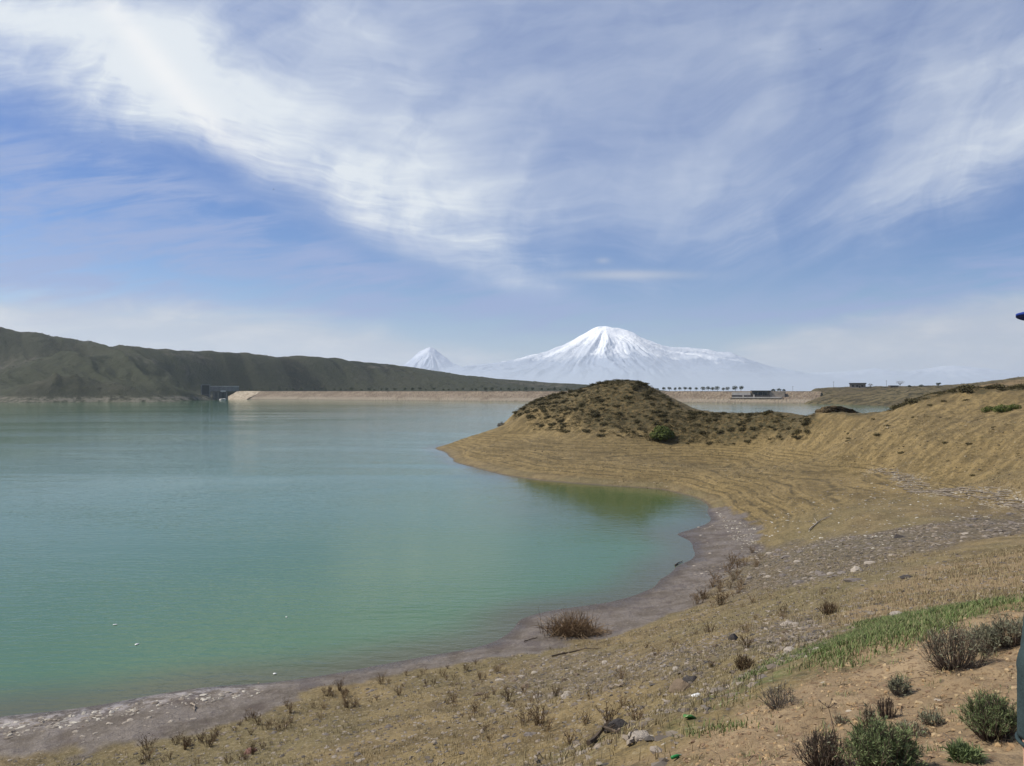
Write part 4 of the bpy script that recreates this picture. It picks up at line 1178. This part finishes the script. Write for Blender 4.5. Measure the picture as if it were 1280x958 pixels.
gravel('gravel', pts, .03 + .11 * np.random.default_rng(91).random(len(pts)) ** 3, M_benchst, 8)
pts = np.r_[sample(420, Z_white, 31), sample(260, gpoly([(0, 905), (110, 890), (240, 868), (330, 858), (330, 868), (220, 884), (110, 905), (0, 925)]), 32), sample(260, gpoly([(895, 640), (945, 660), (950, 690), (930, 690), (905, 660)]), 33), sample(500, gpoly([(930, 700), (960, 640), (1100, 600), (1250, 640), (1100, 690)]), 34)]
gravel('gravel', pts, .035 + .10 * np.random.default_rng(9).random(len(pts)) ** 2, M_gpale, 6)
M_clod = gravel_mat('earth_clods', [(.36, .235, .11), (.30, .185, .085), (.42, .30, .16), (.20, .12, .06), (.26, .17, .09)])
pts = sample(11000, [(q[0], q[1]) for q in Z_bare if q[1] > 1.5] + [(9, 1.6), (.6, 1.6)], 41, lambda x, y: np.clip(5 / np.hypot(x, y), .2, 1))
gravel('gravel', pts, .004 + .022 * np.random.default_rng(19).random(len(pts)) ** 3.5, M_clod, 7, .7)

# ------------------------------------------------------------------ grass
def blades(name, pts, hgt, wid, mat, seed, lean=.5):
    g = np.random.default_rng(seed); n = len(pts)
    z = ground_h(pts[:, 0], pts[:, 1]) - .01
    a = g.uniform(0, 6.3, n); l = g.uniform(.1, lean, n) * hgt
    B = np.stack([pts[:, 0], pts[:, 1], z], -1)
    side = np.stack([np.cos(a), np.sin(a), 0 * a], -1) * wid[:, None]
    b2 = a + g.uniform(.6, 2.4, n); d = np.stack([np.cos(b2), np.sin(b2), 0 * a], -1)
    up = np.array([0, 0, 1.0])
    M1 = B + d * (l * .3)[:, None] + up * (hgt * .6)[:, None]; Tp = B + d * l[:, None] + up * hgt[:, None]
    V = np.stack([B - side, B + side, M1 + side * .7, M1 - side * .7, Tp], 1).reshape(-1, 3)
    k = (np.arange(n) * 5)[:, None]
    return tag(link(name, mesh_np(name, V, [k + np.array([[0, 1, 2, 3]]), k + np.array([[3, 2, 4]])], False), mat), kind='stuff')


def clumps(pts, per, spread, seed):
    g = np.random.default_rng(seed)
    return (np.repeat(pts, per, 0) + g.normal(size=(len(pts) * per, 2)) * spread)


M_dry = gravel_mat('dry_grass_blades', [(.28, .22, .10), (.38, .30, .15), (.20, .155, .07), (.46, .38, .22), (.15, .105, .055), (.22, .20, .08)])
M_green = gravel_mat('green_grass_blades', [(.11, .18, .038), (.16, .22, .06), (.09, .14, .03), (.22, .25, .09), (.28, .25, .12), (.13, .20, .045)])
pts = clumps(sample(5200, Z_dry, 51, lambda x, y: np.clip(16 / np.hypot(x, y), .1, 1) ** 1.6 * (.25 + .75 * ss(fbm(x * .35, y * .35, 3, 9), -.15, .2))), 9, .10, 4)
gg = np.random.default_rng(8); n = len(pts); dd = np.hypot(pts[:, 0], pts[:, 1])
blades('dry_grass', pts, gg.uniform(.04, .14, n), .003 + dd * .00013, M_dry, 61, .9)
pts = clumps(sample(1700, Z_straw, 52, lambda x, y: .25 + .75 * ss(fbm(x * .5, y * .5, 3, 39), -.2, .2)), 6, .14, 5); n = len(pts); dd = np.hypot(pts[:, 0], pts[:, 1])
blades('dry_grass', pts, gg.uniform(.04, .15, n), .003 + dd * .00010, M_dry, 62, .8)
Z_gwide = gpoly([(840, 920), (900, 870), (960, 820), (1020, 785), (1110, 755), (1300, 725), (1300, 760), (1200, 785), (1110, 825), (1020, 885), (920, 930)])
pts = clumps(sample(4800, Z_gwide, 53, lambda x, y: ss(sdist(x, y, Z_green) + 3.4 * fbm(x * .55, y * .55, 5, 19, .6), -.5, 1.1)), 8, .08, 6); n = len(pts); dd = np.hypot(pts[:, 0], pts[:, 1])
blades('green_grass', pts, gg.uniform(.025, .10, n), .0032 + dd * .00016, M_green, 63, .9)
Zs = gpoly([(960, 600), (1020, 578), (1100, 590), (1280, 630), (1280, 520), (1100, 524), (1020, 530), (850, 552), (640, 552), (590, 570), (720, 596), (880, 620)])
pts = clumps(sample(5200, Zs, 54, lambda x, y: .3 + .7 * ss(fbm(x * .2, y * .2, 3, 29), -.1, .2)), 5, .22, 7); n = len(pts)
blades('dry_grass', pts, gg.uniform(.04, .15, n), np.full(n, .016), M_dry, 64, .9)

# tall dry weeds, each clump a thing
M_weed = simple('dry_weed', (.19, .13, .072), (.10, .068, .038), 6, .9, 0, 0, .6)


def weed_mesh(seed, n, h, spread):
    g = np.random.default_rng(seed); mb = MB()
    for k in range(n):
        a = g.uniform(0, 6.3); r = spread * g.random(); hh = h * g.uniform(.5, 1.0); l = g.uniform(.05, .75) * hh; b2 = a + g.normal() * .9
        p0 = np.array([math.cos(a) * r, math.sin(a) * r, -.03]); p1 = p0 + (math.cos(b2) * l * .35, math.sin(b2) * l * .35, hh * .55); p2 = p0 + (math.cos(b2) * l, math.sin(b2) * l, hh)
        mb.tube([p0, p1, p2], [.007, .0055, .003], 3)
        for q in range(3):
            t = g.uniform(.45, .98); c = p0 * (1 - t) + p2 * t; e = g.normal(size=3) * .05; e[2] = abs(e[2]) + .02
            mb.tube([c, c + e], [.008, .004], 3)
    return mb.mesh('weed_clump')


weeds = [weed_mesh(800 + k, 7 + 5 * (k % 4), .34 + .06 * (k % 4), .07 + .05 * (k % 3)) for k in range(12)]
for me in weeds: me.materials.append(M_weed)
for poly, n, s0, s1, lab, grp, sd in (
    (gpoly([(868, 752), (905, 712), (940, 690), (960, 690), (930, 735), (890, 770)]), 34, .9, 1.7, 'dark dry weed clump at the edge of the mud near the head of the cove', 'weeds at the cove mud', 1),
    (gpoly([(300, 900), (420, 862), (520, 842), (620, 826), (640, 850), (500, 870), (380, 905), (300, 930)]), 52, .45, .95, 'brown dry weed clump along the upper edge of the near mud', 'weeds along the near mud', 2),
    (gpoly([(180, 935), (300, 905), (340, 930), (300, 958), (160, 958)]), 26, .5, 1.0, 'reddish brown dry weed clump at the bottom edge beside the near mud', 'weeds at the bottom edge', 3),
    (gpoly([(540, 880), (700, 850), (790, 850), (820, 900), (700, 940), (560, 950)]), 34, .5, 1.05, 'tall dry weed clump on the stony slope below the brush pile', 'weeds on the stony slope', 4),
    (gpoly([(800, 800), (960, 740), (1060, 745), (1000, 790), (900, 850), (820, 860)]), 22, .4, .9, 'short dry weed clump on the slope left of the green grass', 'weeds left of the green grass', 5)):
    for x, y in sample(n, poly, 1000 + sd):
        put('weed_clump', weeds[int(g.integers(12))], None, x, y, s0 + (s1 - s0) * g.random() ** 1.5, g.uniform(0, 6), 0, lab, 'weed', grp)

# ------------------------------------------------------------------ brush pile, sticks, litter
M_brush = simple('dead_brush', (.30, .205, .115), (.12, .08, .045), 5, .9)
M_stick = simple('weathered_stick', (.34, .29, .23), (.22, .18, .14), 4, .9)
M_dkstick = simple('dark_stick', (.09, .065, .045), (.05, .038, .028), 4, .9)
q = gp([(716, 794)])[0]
mb = MB(); g2 = np.random.default_rng(17)
for k in range(900):
    a = g2.uniform(0, 6.3); e = g2.uniform(.15, 1.35); L = g2.uniform(.5, 1.45); b0 = np.array([g2.normal() * .5, g2.normal() * .26, 0])
    if k % 4 == 0: b0[0] += .8; L *= .55; e *= .4
    d = np.array([math.cos(a) * math.cos(e), math.sin(a) * math.cos(e), math.sin(e)])
    mid = b0 + d * L * .5 + (0, 0, .07); tip = b0 + d * L + g2.normal(size=3) * .08 - (0, 0, .10 * L)
    tip[2] = max(tip[2], .02)
    mb.tube([b0, mid, tip], [.014, .011, .005], 3)
o = mb.build('brush_pile', M_brush); o.location = q; tag(o, 'tangled pile of dead brown brush lying on the mud by the water', 'brush pile')


def stick(pix, bend, rad, mat, label, fork=False):
    pts = gp(pix); pts[:, 2] += rad * 1.2
    c = pts.mean(0); mb = MB()
    d = pts[-1] - pts[0]; n = np.array([-d[1], d[0], 0]); n /= np.linalg.norm(n) + 1e-9
    k = np.linspace(0, 1, 7)
    line = np.stack([np.interp(k, np.linspace(0, 1, len(pts)), pts[:, i]) for i in range(3)], -1) + (np.sin(k * np.pi) * bend)[:, None] * n + np.random.default_rng(len(label)).normal(size=(7, 3)) * rad * .6
    line[:, 2] = np.maximum(line[:, 2], ground_h(line[:, 0], line[:, 1]) + rad * .7)
    mb.tube(line - c, np.linspace(rad, rad * .45, 7), 5)
    if fork:
        mb.tube([line[3] - c, line[3] - c + d * .22 + n * .18 * np.linalg.norm(d) + (0, 0, .05)], [rad * .7, rad * .3], 4)
        mb.tube([line[4] - c, line[4] - c + d * .2 - n * .12 * np.linalg.norm(d) + (0, 0, .04)], [rad * .6, rad * .3], 4)
    o = mb.build('stick', mat); o.location = c
    return tag(o, label, 'stick')


stick([(690, 822), (720, 815), (752, 812)], .1, .035, M_dkstick, 'long dark branch lying on the slope just below the brush pile')
stick([(735, 935), (752, 922), (778, 918)], .1, .03, M_dkstick, 'dark forked branch lying near the bottom edge beside the small black stone', True)
stick([(782, 930), (790, 921)], .02, .025, M_stick, 'short pale stick near the bottom edge, left one of a pair')
stick([(788, 933), (797, 924)], .02, .025, M_stick, 'short pale stick near the bottom edge, right one of a pair')
stick([(671, 955), (673, 942)], .05, .02, M_stick, 'pale bent stick at the bottom edge below the stony slope')
stick([(1012, 664), (1022, 655), (1037, 646)], .06, .055, M_stick, 'long pale stick lying on the tan slope above the rubble band', True)
stick([(239, 880), (244, 890)], .02, .04, M_stick, 'pale stick lying on the near left mud at the water line')
stick([(655, 803), (672, 798)], .03, .03, M_dkstick, 'thin dark stick on the mud left of the brush pile')
stick([(780, 857), (762, 862)], .02, .04, M_stick, 'short pale log on the dry slope left of the large brown stone')
q = gp([(835, 706), (846, 702)])
stick([(843, 708), (853, 703)], .03, .05, M_dkstick, 'dark stick at the water edge on the cove mud')
# bleached driftwood along the old flood line: past counting
mb = MB(); g2 = np.random.default_rng(23)
for x, y in sample(170, Z_white, 71):
    z = float(ground_h(np.array([x]), np.array([y]))[0]); a = g2.normal() * .5 - .5; L = g2.uniform(.2, .75)
    mb.tube([(x - math.cos(a) * L, y - math.sin(a) * L, z + .05), (x + math.cos(a) * L, y + math.sin(a) * L, z + .06)], [.035, .02], 4)
tag(mb.build('debris', M_stick), kind='stuff')
M_greenpl = simple('green_plastic', (.02, .20, .05), (.02, .14, .04), 3, .35)
q = gp([(845, 949)])[0]
bt = empty('plastic_bottle', q, .5, 'bright green bottle lying on the slope at the bottom edge', 'bottle'); bt.location.z += .02; bt.scale = (.36, .36, .36)
def lathe_x(prof, n=14):
    V = []; Q = []
    for i, (x, r) in enumerate(prof):
        for j in range(n): V.append((x, r * math.cos(j * 2 * math.pi / n), r * math.sin(j * 2 * math.pi / n)))
    for i in range(len(prof) - 1):
        for j in range(n): Q.append((i * n + j, i * n + (j + 1) % n, (i + 1) * n + (j + 1) % n, (i + 1) * n + j))
    return np.array(V), np.array(Q)
link('body', mesh_np('body', *lathe_x([(-.12, .001), (-.118, .034), (.02, .036), (.06, .030), (.10, .013), (.125, .013)])), M_greenpl, bt)
link('cap', mesh_np('cap', *lathe_x([(.118, .016), (.140, .016), (.141, .001)])), M_white, bt)
q = gp([(862, 899)])[0]
V, T = ico(2); V = V * np.array([.06, .04, .02]); V[:, 2] += .03 * pn(V[:, 0] * 14, V[:, 1] * 14, 3)
o = link('plastic_scrap', mesh_np('plastic_scrap', V, T, False), simple('leaf_green_plastic', (.08, .21, .05), (.05, .15, .04), 3, .4)); o.location = q; o.location.z += .02; tag(o, 'crumpled light green plastic scrap on the dry slope above the bottle', 'litter')
q = gp([(872, 871)])[0]
V, T = ico(2); V = V * np.array([.13, .06, .03]); V[:, 2] += .02 * pn(V[:, 0] * 14, V[:, 1] * 14, 5)
o = link('paper_scrap', mesh_np('paper_scrap', V, T, False), M_scrap); o.location = q; o.location.z += .02; o.rotation_euler = (0, 0, .3); tag(o, 'crumpled white scrap on the dry slope right of the large brown stone', 'litter')

# ------------------------------------------------------------------ shrubs on the bank at the camera's feet
M_sage = leaf_mat('sage_leaf', (.13, .135, .085), (.25, .25, .17), .1, 12)
M_sageg = leaf_mat('green_sage_leaf', (.085, .12, .045), (.20, .235, .11), .1, 12)
M_twig = simple('brown_twig', (.15, .11, .08), (.07, .052, .04), 20, .9)
M_twigp = simple('grey_twig', (.20, .17, .14), (.12, .10, .08), 20, .9)


def sage(pix, w, h, n, leaves, seed, label, tm, lm, lsize=.012, cat='shrub', name='sage_bush', up=.42, thick=1.0):
    """wiry stems fanning from a root, narrow leaves along their upper halves; w, h in metres"""
    g = np.random.default_rng(seed)
    q = gp([pix])[0]
    t = empty(name, q, 0, label, cat); mb = MB(); tips = []
    for k in range(n):
        a = g.uniform(0, 6.3); rr = (g.random() ** .5) * g.uniform(.7, 1.25); b0 = np.array([math.cos(a) * w * .16 * rr, math.sin(a) * w * .12 * rr, -.02])
        e = np.array([math.cos(a) * w * .5 * rr, math.sin(a) * w * .42 * rr, h * g.uniform(.55, 1.05) * (1.08 - up * rr ** 2)])
        m_ = b0 * .5 + e * .5 + np.array([math.cos(a), math.sin(a), 0]) * w * .06 + g.normal(size=3) * w * .03
        r = (.0026 if k % 5 else .0045) * thick
        mb.tube([b0, m_, e], [r, r * .75, r * .35], 3)
        for s_ in range(3):
            tt = g.uniform(.35, .9); c = m_ * (1 - tt) + e * tt; d = (e - m_) * .35 + g.normal(size=3) * w * .05
            mb.tube([c, c + d], [r * .55, r * .3], 3); tips.append((c, d))
        tips.append((m_, e - m_))
    ml = MB()
    for k in range(int(n * .45)):
        a = g.uniform(0, 6.3); rr = w * (.15 + .6 * g.random()); c = np.array([math.cos(a) * rr, math.sin(a) * rr * .8, 0.0]); b2 = g.uniform(0, 6.3); L = w * g.uniform(.03, .14)
        c[2] = float(ground_h(np.array([q[0] + c[0]]), np.array([q[1] + c[1]]))[0]) - q[2] + .004
        ml.tube([c, c + (math.cos(b2) * L * .5, math.sin(b2) * L * .5, .006), c + (math.cos(b2) * L, math.sin(b2) * L, .002)], [.0022 * thick, .002 * thick, .001 * thick], 3)
    mb.build('stems', tm, t); tag(ml.build('dead_twigs', tm, t), kind='stuff')
    if leaves:
        k = g.integers(len(tips), size=leaves); tt = g.uniform(.1, 1.05, leaves)[:, None]
        C = np.array([tips[i][0] for i in k]); D = np.array([tips[i][1] for i in k]); pos = C + D * tt + g.normal(size=(leaves, 3)) * w * .012
        ax = D / (np.linalg.norm(D, axis=1)[:, None] + 1e-9) + g.normal(size=(leaves, 3)) * .45; ax /= np.linalg.norm(ax, axis=1)[:, None]
        sd = np.cross(ax, g.normal(size=(leaves, 3))); sd /= np.linalg.norm(sd, axis=1)[:, None] + 1e-9
        L = lsize * g.uniform(.7, 1.6, leaves)[:, None]
        V = np.stack([pos, pos + ax * L - sd * L * .16, pos + ax * L * 2, pos + ax * L + sd * L * .16], 1).reshape(-1, 3)
        link('leaves', mesh_np('leaves', V, np.arange(leaves * 4).reshape(-1, 4), False), lm, t)
    return t


sage((1192, 838), 0.49, 0.34, 190, 1500, 1, 'grey brown twiggy bush with a dark base on the bare bank below the grass strip', M_twig, M_sage)
sage((1230, 814), 0.37, 0.21, 110, 2600, 2, 'low grey-green bush just behind the grey brown twiggy one on the bank', M_twig, M_sage)
sage((1264, 806), 0.36, 0.22, 110, 2200, 3, 'grey-green bush on the bank at the right edge above the person\'s shorts', M_twig, M_sage)
sage((1124, 868), 0.16, 0.11, 70, 1100, 4, 'small grey-green bush with a few pale bare twigs on the bank', M_twigp, M_sage)
sage((1108, 898), 0.15, 0.14, 70, 0, 5, 'small leafless brown twig bush on the bank left of the small grey-green bush', M_twig, M_sage)
sage((1102, 972), 0.34, 0.24, 300, 12000, 6, 'large feathery green bush at the bottom edge of the bank', M_twig, M_sageg, .0085)
sage((1028, 958), 0.25, 0.18, 150, 150, 7, 'dark tangled bush of dry twigs at the bottom edge left of the feathery green bush', M_twig, M_sage)
sage((1240, 922), 0.30, 0.22, 220, 8000, 8, 'grey-green bush with a fresh green base beside the standing person', M_twig, M_sageg, .008)
sage((1206, 952), 0.15, 0.06, 60, 1300, 9, 'low fresh green tuft at the bottom edge left of the person', M_sageg, M_sageg, .014)
sage((1086, 908), 0.09, 0.16, 40, 100, 10, 'upright dark brown sprig above the feathery green bush', M_twig, M_sage)
sage((974, 884), 0.34, 0.18, 80, 160, 11, 'pale dry twiggy bush at the left end of the grass strip', M_twigp, M_sage)
sage((930, 838), 0.41, 0.29, 130, 0, 12, 'round brown tuft of dry grass on the slope left of the grass strip', M_weed, M_sage, thick=2.2)
sage((1036, 768), 0.52, 0.34, 110, 0, 13, 'brown tuft of dry stalks above the grass strip', M_weed, M_sage, thick=2.6)
sage((1050, 905), 0.12, 0.05, 30, 60, 14, 'tiny sprig of dry twigs on the bare bank beside a hollow', M_twig, M_sage)
sage((1165, 905), 0.15, 0.06, 50, 420, 15, 'low sprawling grey-green sprig on the middle of the bare bank', M_twig, M_sage)
sage((1140, 918), 0.18, 0.06, 50, 300, 16, 'low brown sprig on the bare bank right of the feathery green bush', M_twig, M_sage)
q = gp([(1046, 938)])[0]
t = empty('dry_stalk', q, 0, 'thin dry flower stalk with a branched head standing on the bare bank', 'dry plant'); mb = MB()
mb.tube([(0, 0, -.02), (-.015, 0, .12), (-.05, .01, .27)], [.0035, .003, .002], 4); mb.build('stem', M_twig, t); mb = MB()
for k in range(9):
    a = k * .75; e = np.array([-.05 + math.cos(a) * .05, .01 + math.sin(a) * .04, .27 + .02 * math.sin(k * 2.1)])
    mb.tube([(-.046, .01, .25), e], [.002, .0015], 3); mb.tube([e, e + (0, 0, .008)], [.006, .004], 4)
mb.build('flower_head', M_twig, t)

# little plants and twigs strewn on the bank: past counting
bank = [(q[0], q[1]) for q in Z_bare if q[1] > 1.5] + [(7, 2.2), (.9, 2.6)]
pts = clumps(sample(260, bank, 81), 12, .035, 9); n = len(pts)
blades('dry_grass', pts, gg.uniform(.015, .07, n), np.full(n, .0022), M_dry, 65, 1.4)
pts = clumps(sample(90, bank, 82), 22, .04, 10); n = len(pts)
blades('green_grass', pts, gg.uniform(.015, .06, n), np.full(n, .0028), M_green, 66, 1.2)
mb = MB(); g2 = np.random.default_rng(29)
for x, y in sample(420, bank, 83, lambda x, y: np.clip(4.5 / np.hypot(x, y), .2, 1)):
    z = float(ground_h(np.array([x]), np.array([y]))[0]); a = g2.uniform(0, 6.3); L = g2.uniform(.015, .09)
    mb.tube([(x - math.cos(a) * L, y - math.sin(a) * L, z + .004), (x, y, z + .012), (x + math.cos(a) * L, y + math.sin(a) * L, z + .006)], [.0025, .0025, .0015], 3)
tag(mb.build('litter_of_twigs', M_twig), kind='stuff')

# ------------------------------------------------------------------ the person at the right edge, looking out over the lake (towards -X)
px0, py0 = 1.633, 2.08
pz0 = float(ground_h(np.array([px0]), np.array([py0]))[0])
man = empty('person', (px0, py0, pz0), 0, 'person in dark teal shorts and a blue cap standing at the right edge', 'person')


def fused(name, chains, blobs, voxel, mat, smooth_it=4, parent=man, open_end=False):
    """tapered chains and ellipsoids melted into one surface"""
    mb = MB(); V0, T0 = ico(3)
    for pts, rad in chains:
        pts = np.array(pts, float); rad = np.array(rad, float)
        k = np.linspace(0, len(pts) - 1, (len(pts) - 1) * 5 + 1)
        mb.tube(np.stack([np.interp(k, np.arange(len(pts)), pts[:, i]) for i in range(3)], -1), np.interp(k, np.arange(len(pts)), rad), 14)
        for p_, r_ in list(zip(pts, rad))[:-1 if open_end else None]: mb.add(V0 * r_ + p_, [], T0)
    for c, r in blobs: mb.add(V0 * np.array(r) + np.array(c), [], T0)
    o = link(name, mb.mesh(name, True), mat, parent)
    md = o.modifiers.new('fuse', 'REMESH'); md.mode = 'VOXEL'; md.voxel_size = voxel; md.use_smooth_shade = True
    sm = o.modifiers.new('smooth', 'SMOOTH'); sm.iterations = smooth_it; sm.factor = .5
    dg = bpy.context.evaluated_depsgraph_get()
    me = bpy.data.meshes.new_from_object(o.evaluated_get(dg)); old = o.data
    o.modifiers.clear(); o.data = me; bpy.data.meshes.remove(old)
    if not len(me.materials): me.materials.append(mat)
    return o


M_skin = simple('skin', (.50, .29, .20), (.44, .25, .17), 9, .55, .1, .002)
M_skin.node_tree.nodes['Principled BSDF'].inputs['Subsurface Weight'].default_value = .08
M_short = simple('teal_cotton', (.034, .054, .056), (.018, .032, .036), 9, .9, .8, .012)
M_shirt = simple('grey_cotton', (.22, .23, .24), (.17, .18, .19), 12, .9, .3, .004)
M_cap = simple('blue_cotton', (.012, .04, .26), (.010, .03, .19), 14, .8, .2, .002)
M_shoe = simple('dark_shoe', (.05, .05, .055), (.035, .035, .04), 10, .7)
M_sole = simple('pale_sole', (.5, .48, .45), (.4, .38, .36), 6, .8)
M_hair = simple('dark_hair', (.02, .014, .010), (.012, .009, .007), 40, .6)
near = {'hip': (-.085, -.09, .93), 'knee': (-.212, -.11, .52), 'ank': (-.215, -.12, .09)}
offl = {'hip': (.01, .09, .93), 'knee': (.01, .11, .49), 'ank': (.07, .12, .09)}
ch = []
for L in (near, offl):
    h_, k_, a_ = (np.array(L[q]) for q in ('hip', 'knee', 'ank'))
    ch.append(([h_, h_ * .5 + k_ * .5 + (-.012, 0, 0), k_ + (0, 0, .05), k_ + (-.004, 0, -.03), k_ * .68 + a_ * .32 + (.022, 0, 0), a_ + (0, 0, .06), a_], [.088, .078, .060, .054, .055, .037, .036]))
    ch.append(([a_ + (.04, 0, -.045), a_ + (-.06, 0, -.045), a_ + (-.16, 0, -.055)], [.034, .036, .026]))
ch.append(([(0, 0, .93), (-.01, 0, 1.08), (.005, 0, 1.25), (.01, 0, 1.40)], [.115, .112, .118, .10]))
for s_ in (-1, 1):
    ch.append(([(0, s_ * .06, .95), (.01, s_ * .07, 1.2), (.01, s_ * .12, 1.38)], [.10, .10, .075]))
    sh_, el, wr = np.array((.015, s_ * .195, 1.42)), np.array((.055, s_ * .245, 1.13)), np.array((.075, s_ * .235, .885))
    ch.append(([(.01, s_ * .10, 1.43), sh_, sh_ * .5 + el * .5, el, el * .6 + wr * .4, wr], [.06, .058, .046, .038, .038, .026]))
    pm = wr + (-.012, 0, -.075)
    ch.append(([wr, wr * .5 + pm * .5, pm], [.024, .027, .026]))
    for f_, (dx, ln) in enumerate(((-.030, .068), (-.011, .078), (.009, .073), (.027, .058))):
        b0 = pm + (dx, 0, -.012); b1 = b0 + (-.006, -s_ * .004, -ln * .45); b2 = b1 + (-.010, -s_ * .012, -ln * .32); b3 = b2 + (-.006, -s_ * .016, -ln * .22)
        ch.append(([b0, b1, b2, b3], [.0098, .009, .0082, .007]))
    ch.append(([wr + (-.018, -s_ * .006, -.03), wr + (-.042, -s_ * .016, -.065), wr + (-.050, -s_ * .024, -.098)], [.013, .0105, .0085]))
ch.append(([(.012, 0, 1.42), (-.004, 0, 1.52), (-.012, 0, 1.62)], [.068, .056, .056]))
hc_ = np.array((-.022, 0, 1.70))
bl = [(hc_ + (.02, 0, .025), (.095, .076, .095)), (hc_ + (-.02, 0, -.02), (.072, .064, .095)), (hc_ + (-.045, 0, -.085), (.040, .042, .032)), (hc_ + (-.098, 0, -.022), (.018, .014, .018)), (hc_ + (-.086, 0, .008), (.014, .010, .026)),
      (hc_ + (-.074, 0, .036), (.022, .05, .014)), (hc_ + (-.085, 0, -.062), (.012, .026, .010))]
for s_ in (-1, 1): bl += [(hc_ + (.012, s_ * .078, -.01), (.020, .010, .032)), (hc_ + (-.045, s_ * .045, -.03), (.03, .022, .026))]
body = fused('body', ch, bl, .0055, M_skin, 3)
M_eye = simple('eye_white', (.75, .74, .72), (.7, .69, .67), 4, .2); M_lip = simple('lip', (.36, .15, .12), (.30, .12, .10), 9, .5)
V0, T0 = ico(2)
for s_ in (-1, 1):
    e = link('eye', mesh_np('eye', V0 * .0125 + hc_ + (-.080, s_ * .031, .012), T0), M_eye, man)
    link('pupil', mesh_np('pupil', V0 * .0062 + hc_ + (-.0885, s_ * .031, .012), T0), M_hair, e)
    link('eyebrow', mesh_np('eyebrow', V0 * np.array([.006, .018, .004]) + hc_ + (-.094, s_ * .031, .036), T0), M_hair, man)
link('mouth', mesh_np('mouth', V0 * np.array([.006, .024, .006]) + hc_ + (-.096, 0, -.062), T0), M_lip, man)
# clothes
sc_ = [([(0, 0, 1.03), (0, 0, .90)], [.135, .14])]
for s_, L in ((-1, near), (1, offl)):
    h_, k_ = np.array(L['hip']), np.array(L['knee'])
    sc_.append(([h_ + (0, 0, .03), h_ * .6 + k_ * .4 + (-.022, 0, 0), k_ + (.03, 0, .055)], [.118, .112, .098]))
sh = fused('shorts', sc_, [((0, -.05, .98), (.125, .11, .09)), ((0, .05, .98), (.125, .11, .09))], .008, M_short, 3, man, True)
for L in (near, offl):
    k_ = np.array(L['knee']); c = k_ + (.03, 0, .062); th = np.linspace(0, 2 * math.pi, 33)
    link('hem', MB().tube(np.stack([c[0] + .0955 * np.cos(th), c[1] + .0955 * np.sin(th), c[2] + .004 * np.cos(th)], -1), .0055, 6).mesh('hem', True), M_short, sh)
tc_ = [([(0, 0, .99), (0, 0, 1.2), (.01, 0, 1.40)], [.13, .128, .11])]
for s_ in (-1, 1):
    tc_.append(([(0, s_ * .06, .99), (.01, s_ * .075, 1.22), (.012, s_ * .11, 1.40)], [.118, .115, .085]))
    tc_.append(([(.012, s_ * .10, 1.435), (.017, s_ * .195, 1.42), (.036, s_ * .222, 1.27)], [.068, .068, .062]))
fused('shirt', tc_, [], .009, M_shirt, 4)
V, T = ico(3); k = V[:, 2] > -.15
V = V * np.array([.110, .092, .105]); V[:, 2] = np.maximum(V[:, 2], -.012)
cp = link('cap', mesh_np('cap', V + hc_ + (.018, 0, .045), T), M_cap, man)
th = np.linspace(-1.15, 1.15, 25)
top_, bot_ = [], []
for rr, dz in ((.085, 0.0), (.15, .004), (.205, -.010)):
    for a in th:
        x = -math.cos(a * (.9 if rr > .1 else 1)) * rr; y = math.sin(a) * min(rr, .15) * (.62 if rr > .18 else .8 if rr > .1 else 1)
        top_.append((x, y, dz - 1.6 * y * y)); bot_.append((x, y, dz - .007 - 1.6 * y * y))
nT = len(top_); n = 25; Q = []
for i in range(2):
    for j in range(n - 1):
        a = i * n + j
        Q += [(a, a + 1, a + n + 1, a + n), (nT + a, nT + a + n, nT + a + n + 1, nT + a + 1)]
for j in range(n - 1): Q.append((2 * n + j, 2 * n + j + 1, nT + 2 * n + j + 1, nT + 2 * n + j))
for i in range(2): Q += [(i * n, (i + 1) * n, nT + (i + 1) * n, nT + i * n), (i * n + n - 1, nT + i * n + n - 1, nT + (i + 1) * n + n - 1, (i + 1) * n + n - 1)]
link('brim', mesh_np('brim', np.array(top_ + bot_) + hc_ + (.012, 0, .044), np.array(Q)), M_cap, cp)
V, T = ico(3); V = V * np.array([.104, .086, .10]); V[:, 0] = np.where(V[:, 2] < .02, np.maximum(V[:, 0], -.005 + .4 * V[:, 2]), V[:, 0])
link('hair', mesh_np('hair', V + hc_ + (.022, 0, .012), T), M_hair, man)
for L in (near, offl):
    a_ = np.array(L['ank'])
    so = fused('shoe', [([a_ + (.045, 0, -.035), a_ + (-.05, 0, -.04), a_ + (-.165, 0, -.055)], [.044, .046, .036])], [(a_ + (.005, 0, -.01), (.052, .044, .05))], .007, M_shoe, 2)
    link('sole', MB().tube([a_ + (.085, 0, -.083), a_ + (-.20, 0, -.083)], [.04, .037], 12).mesh('sole'), M_sole, so)
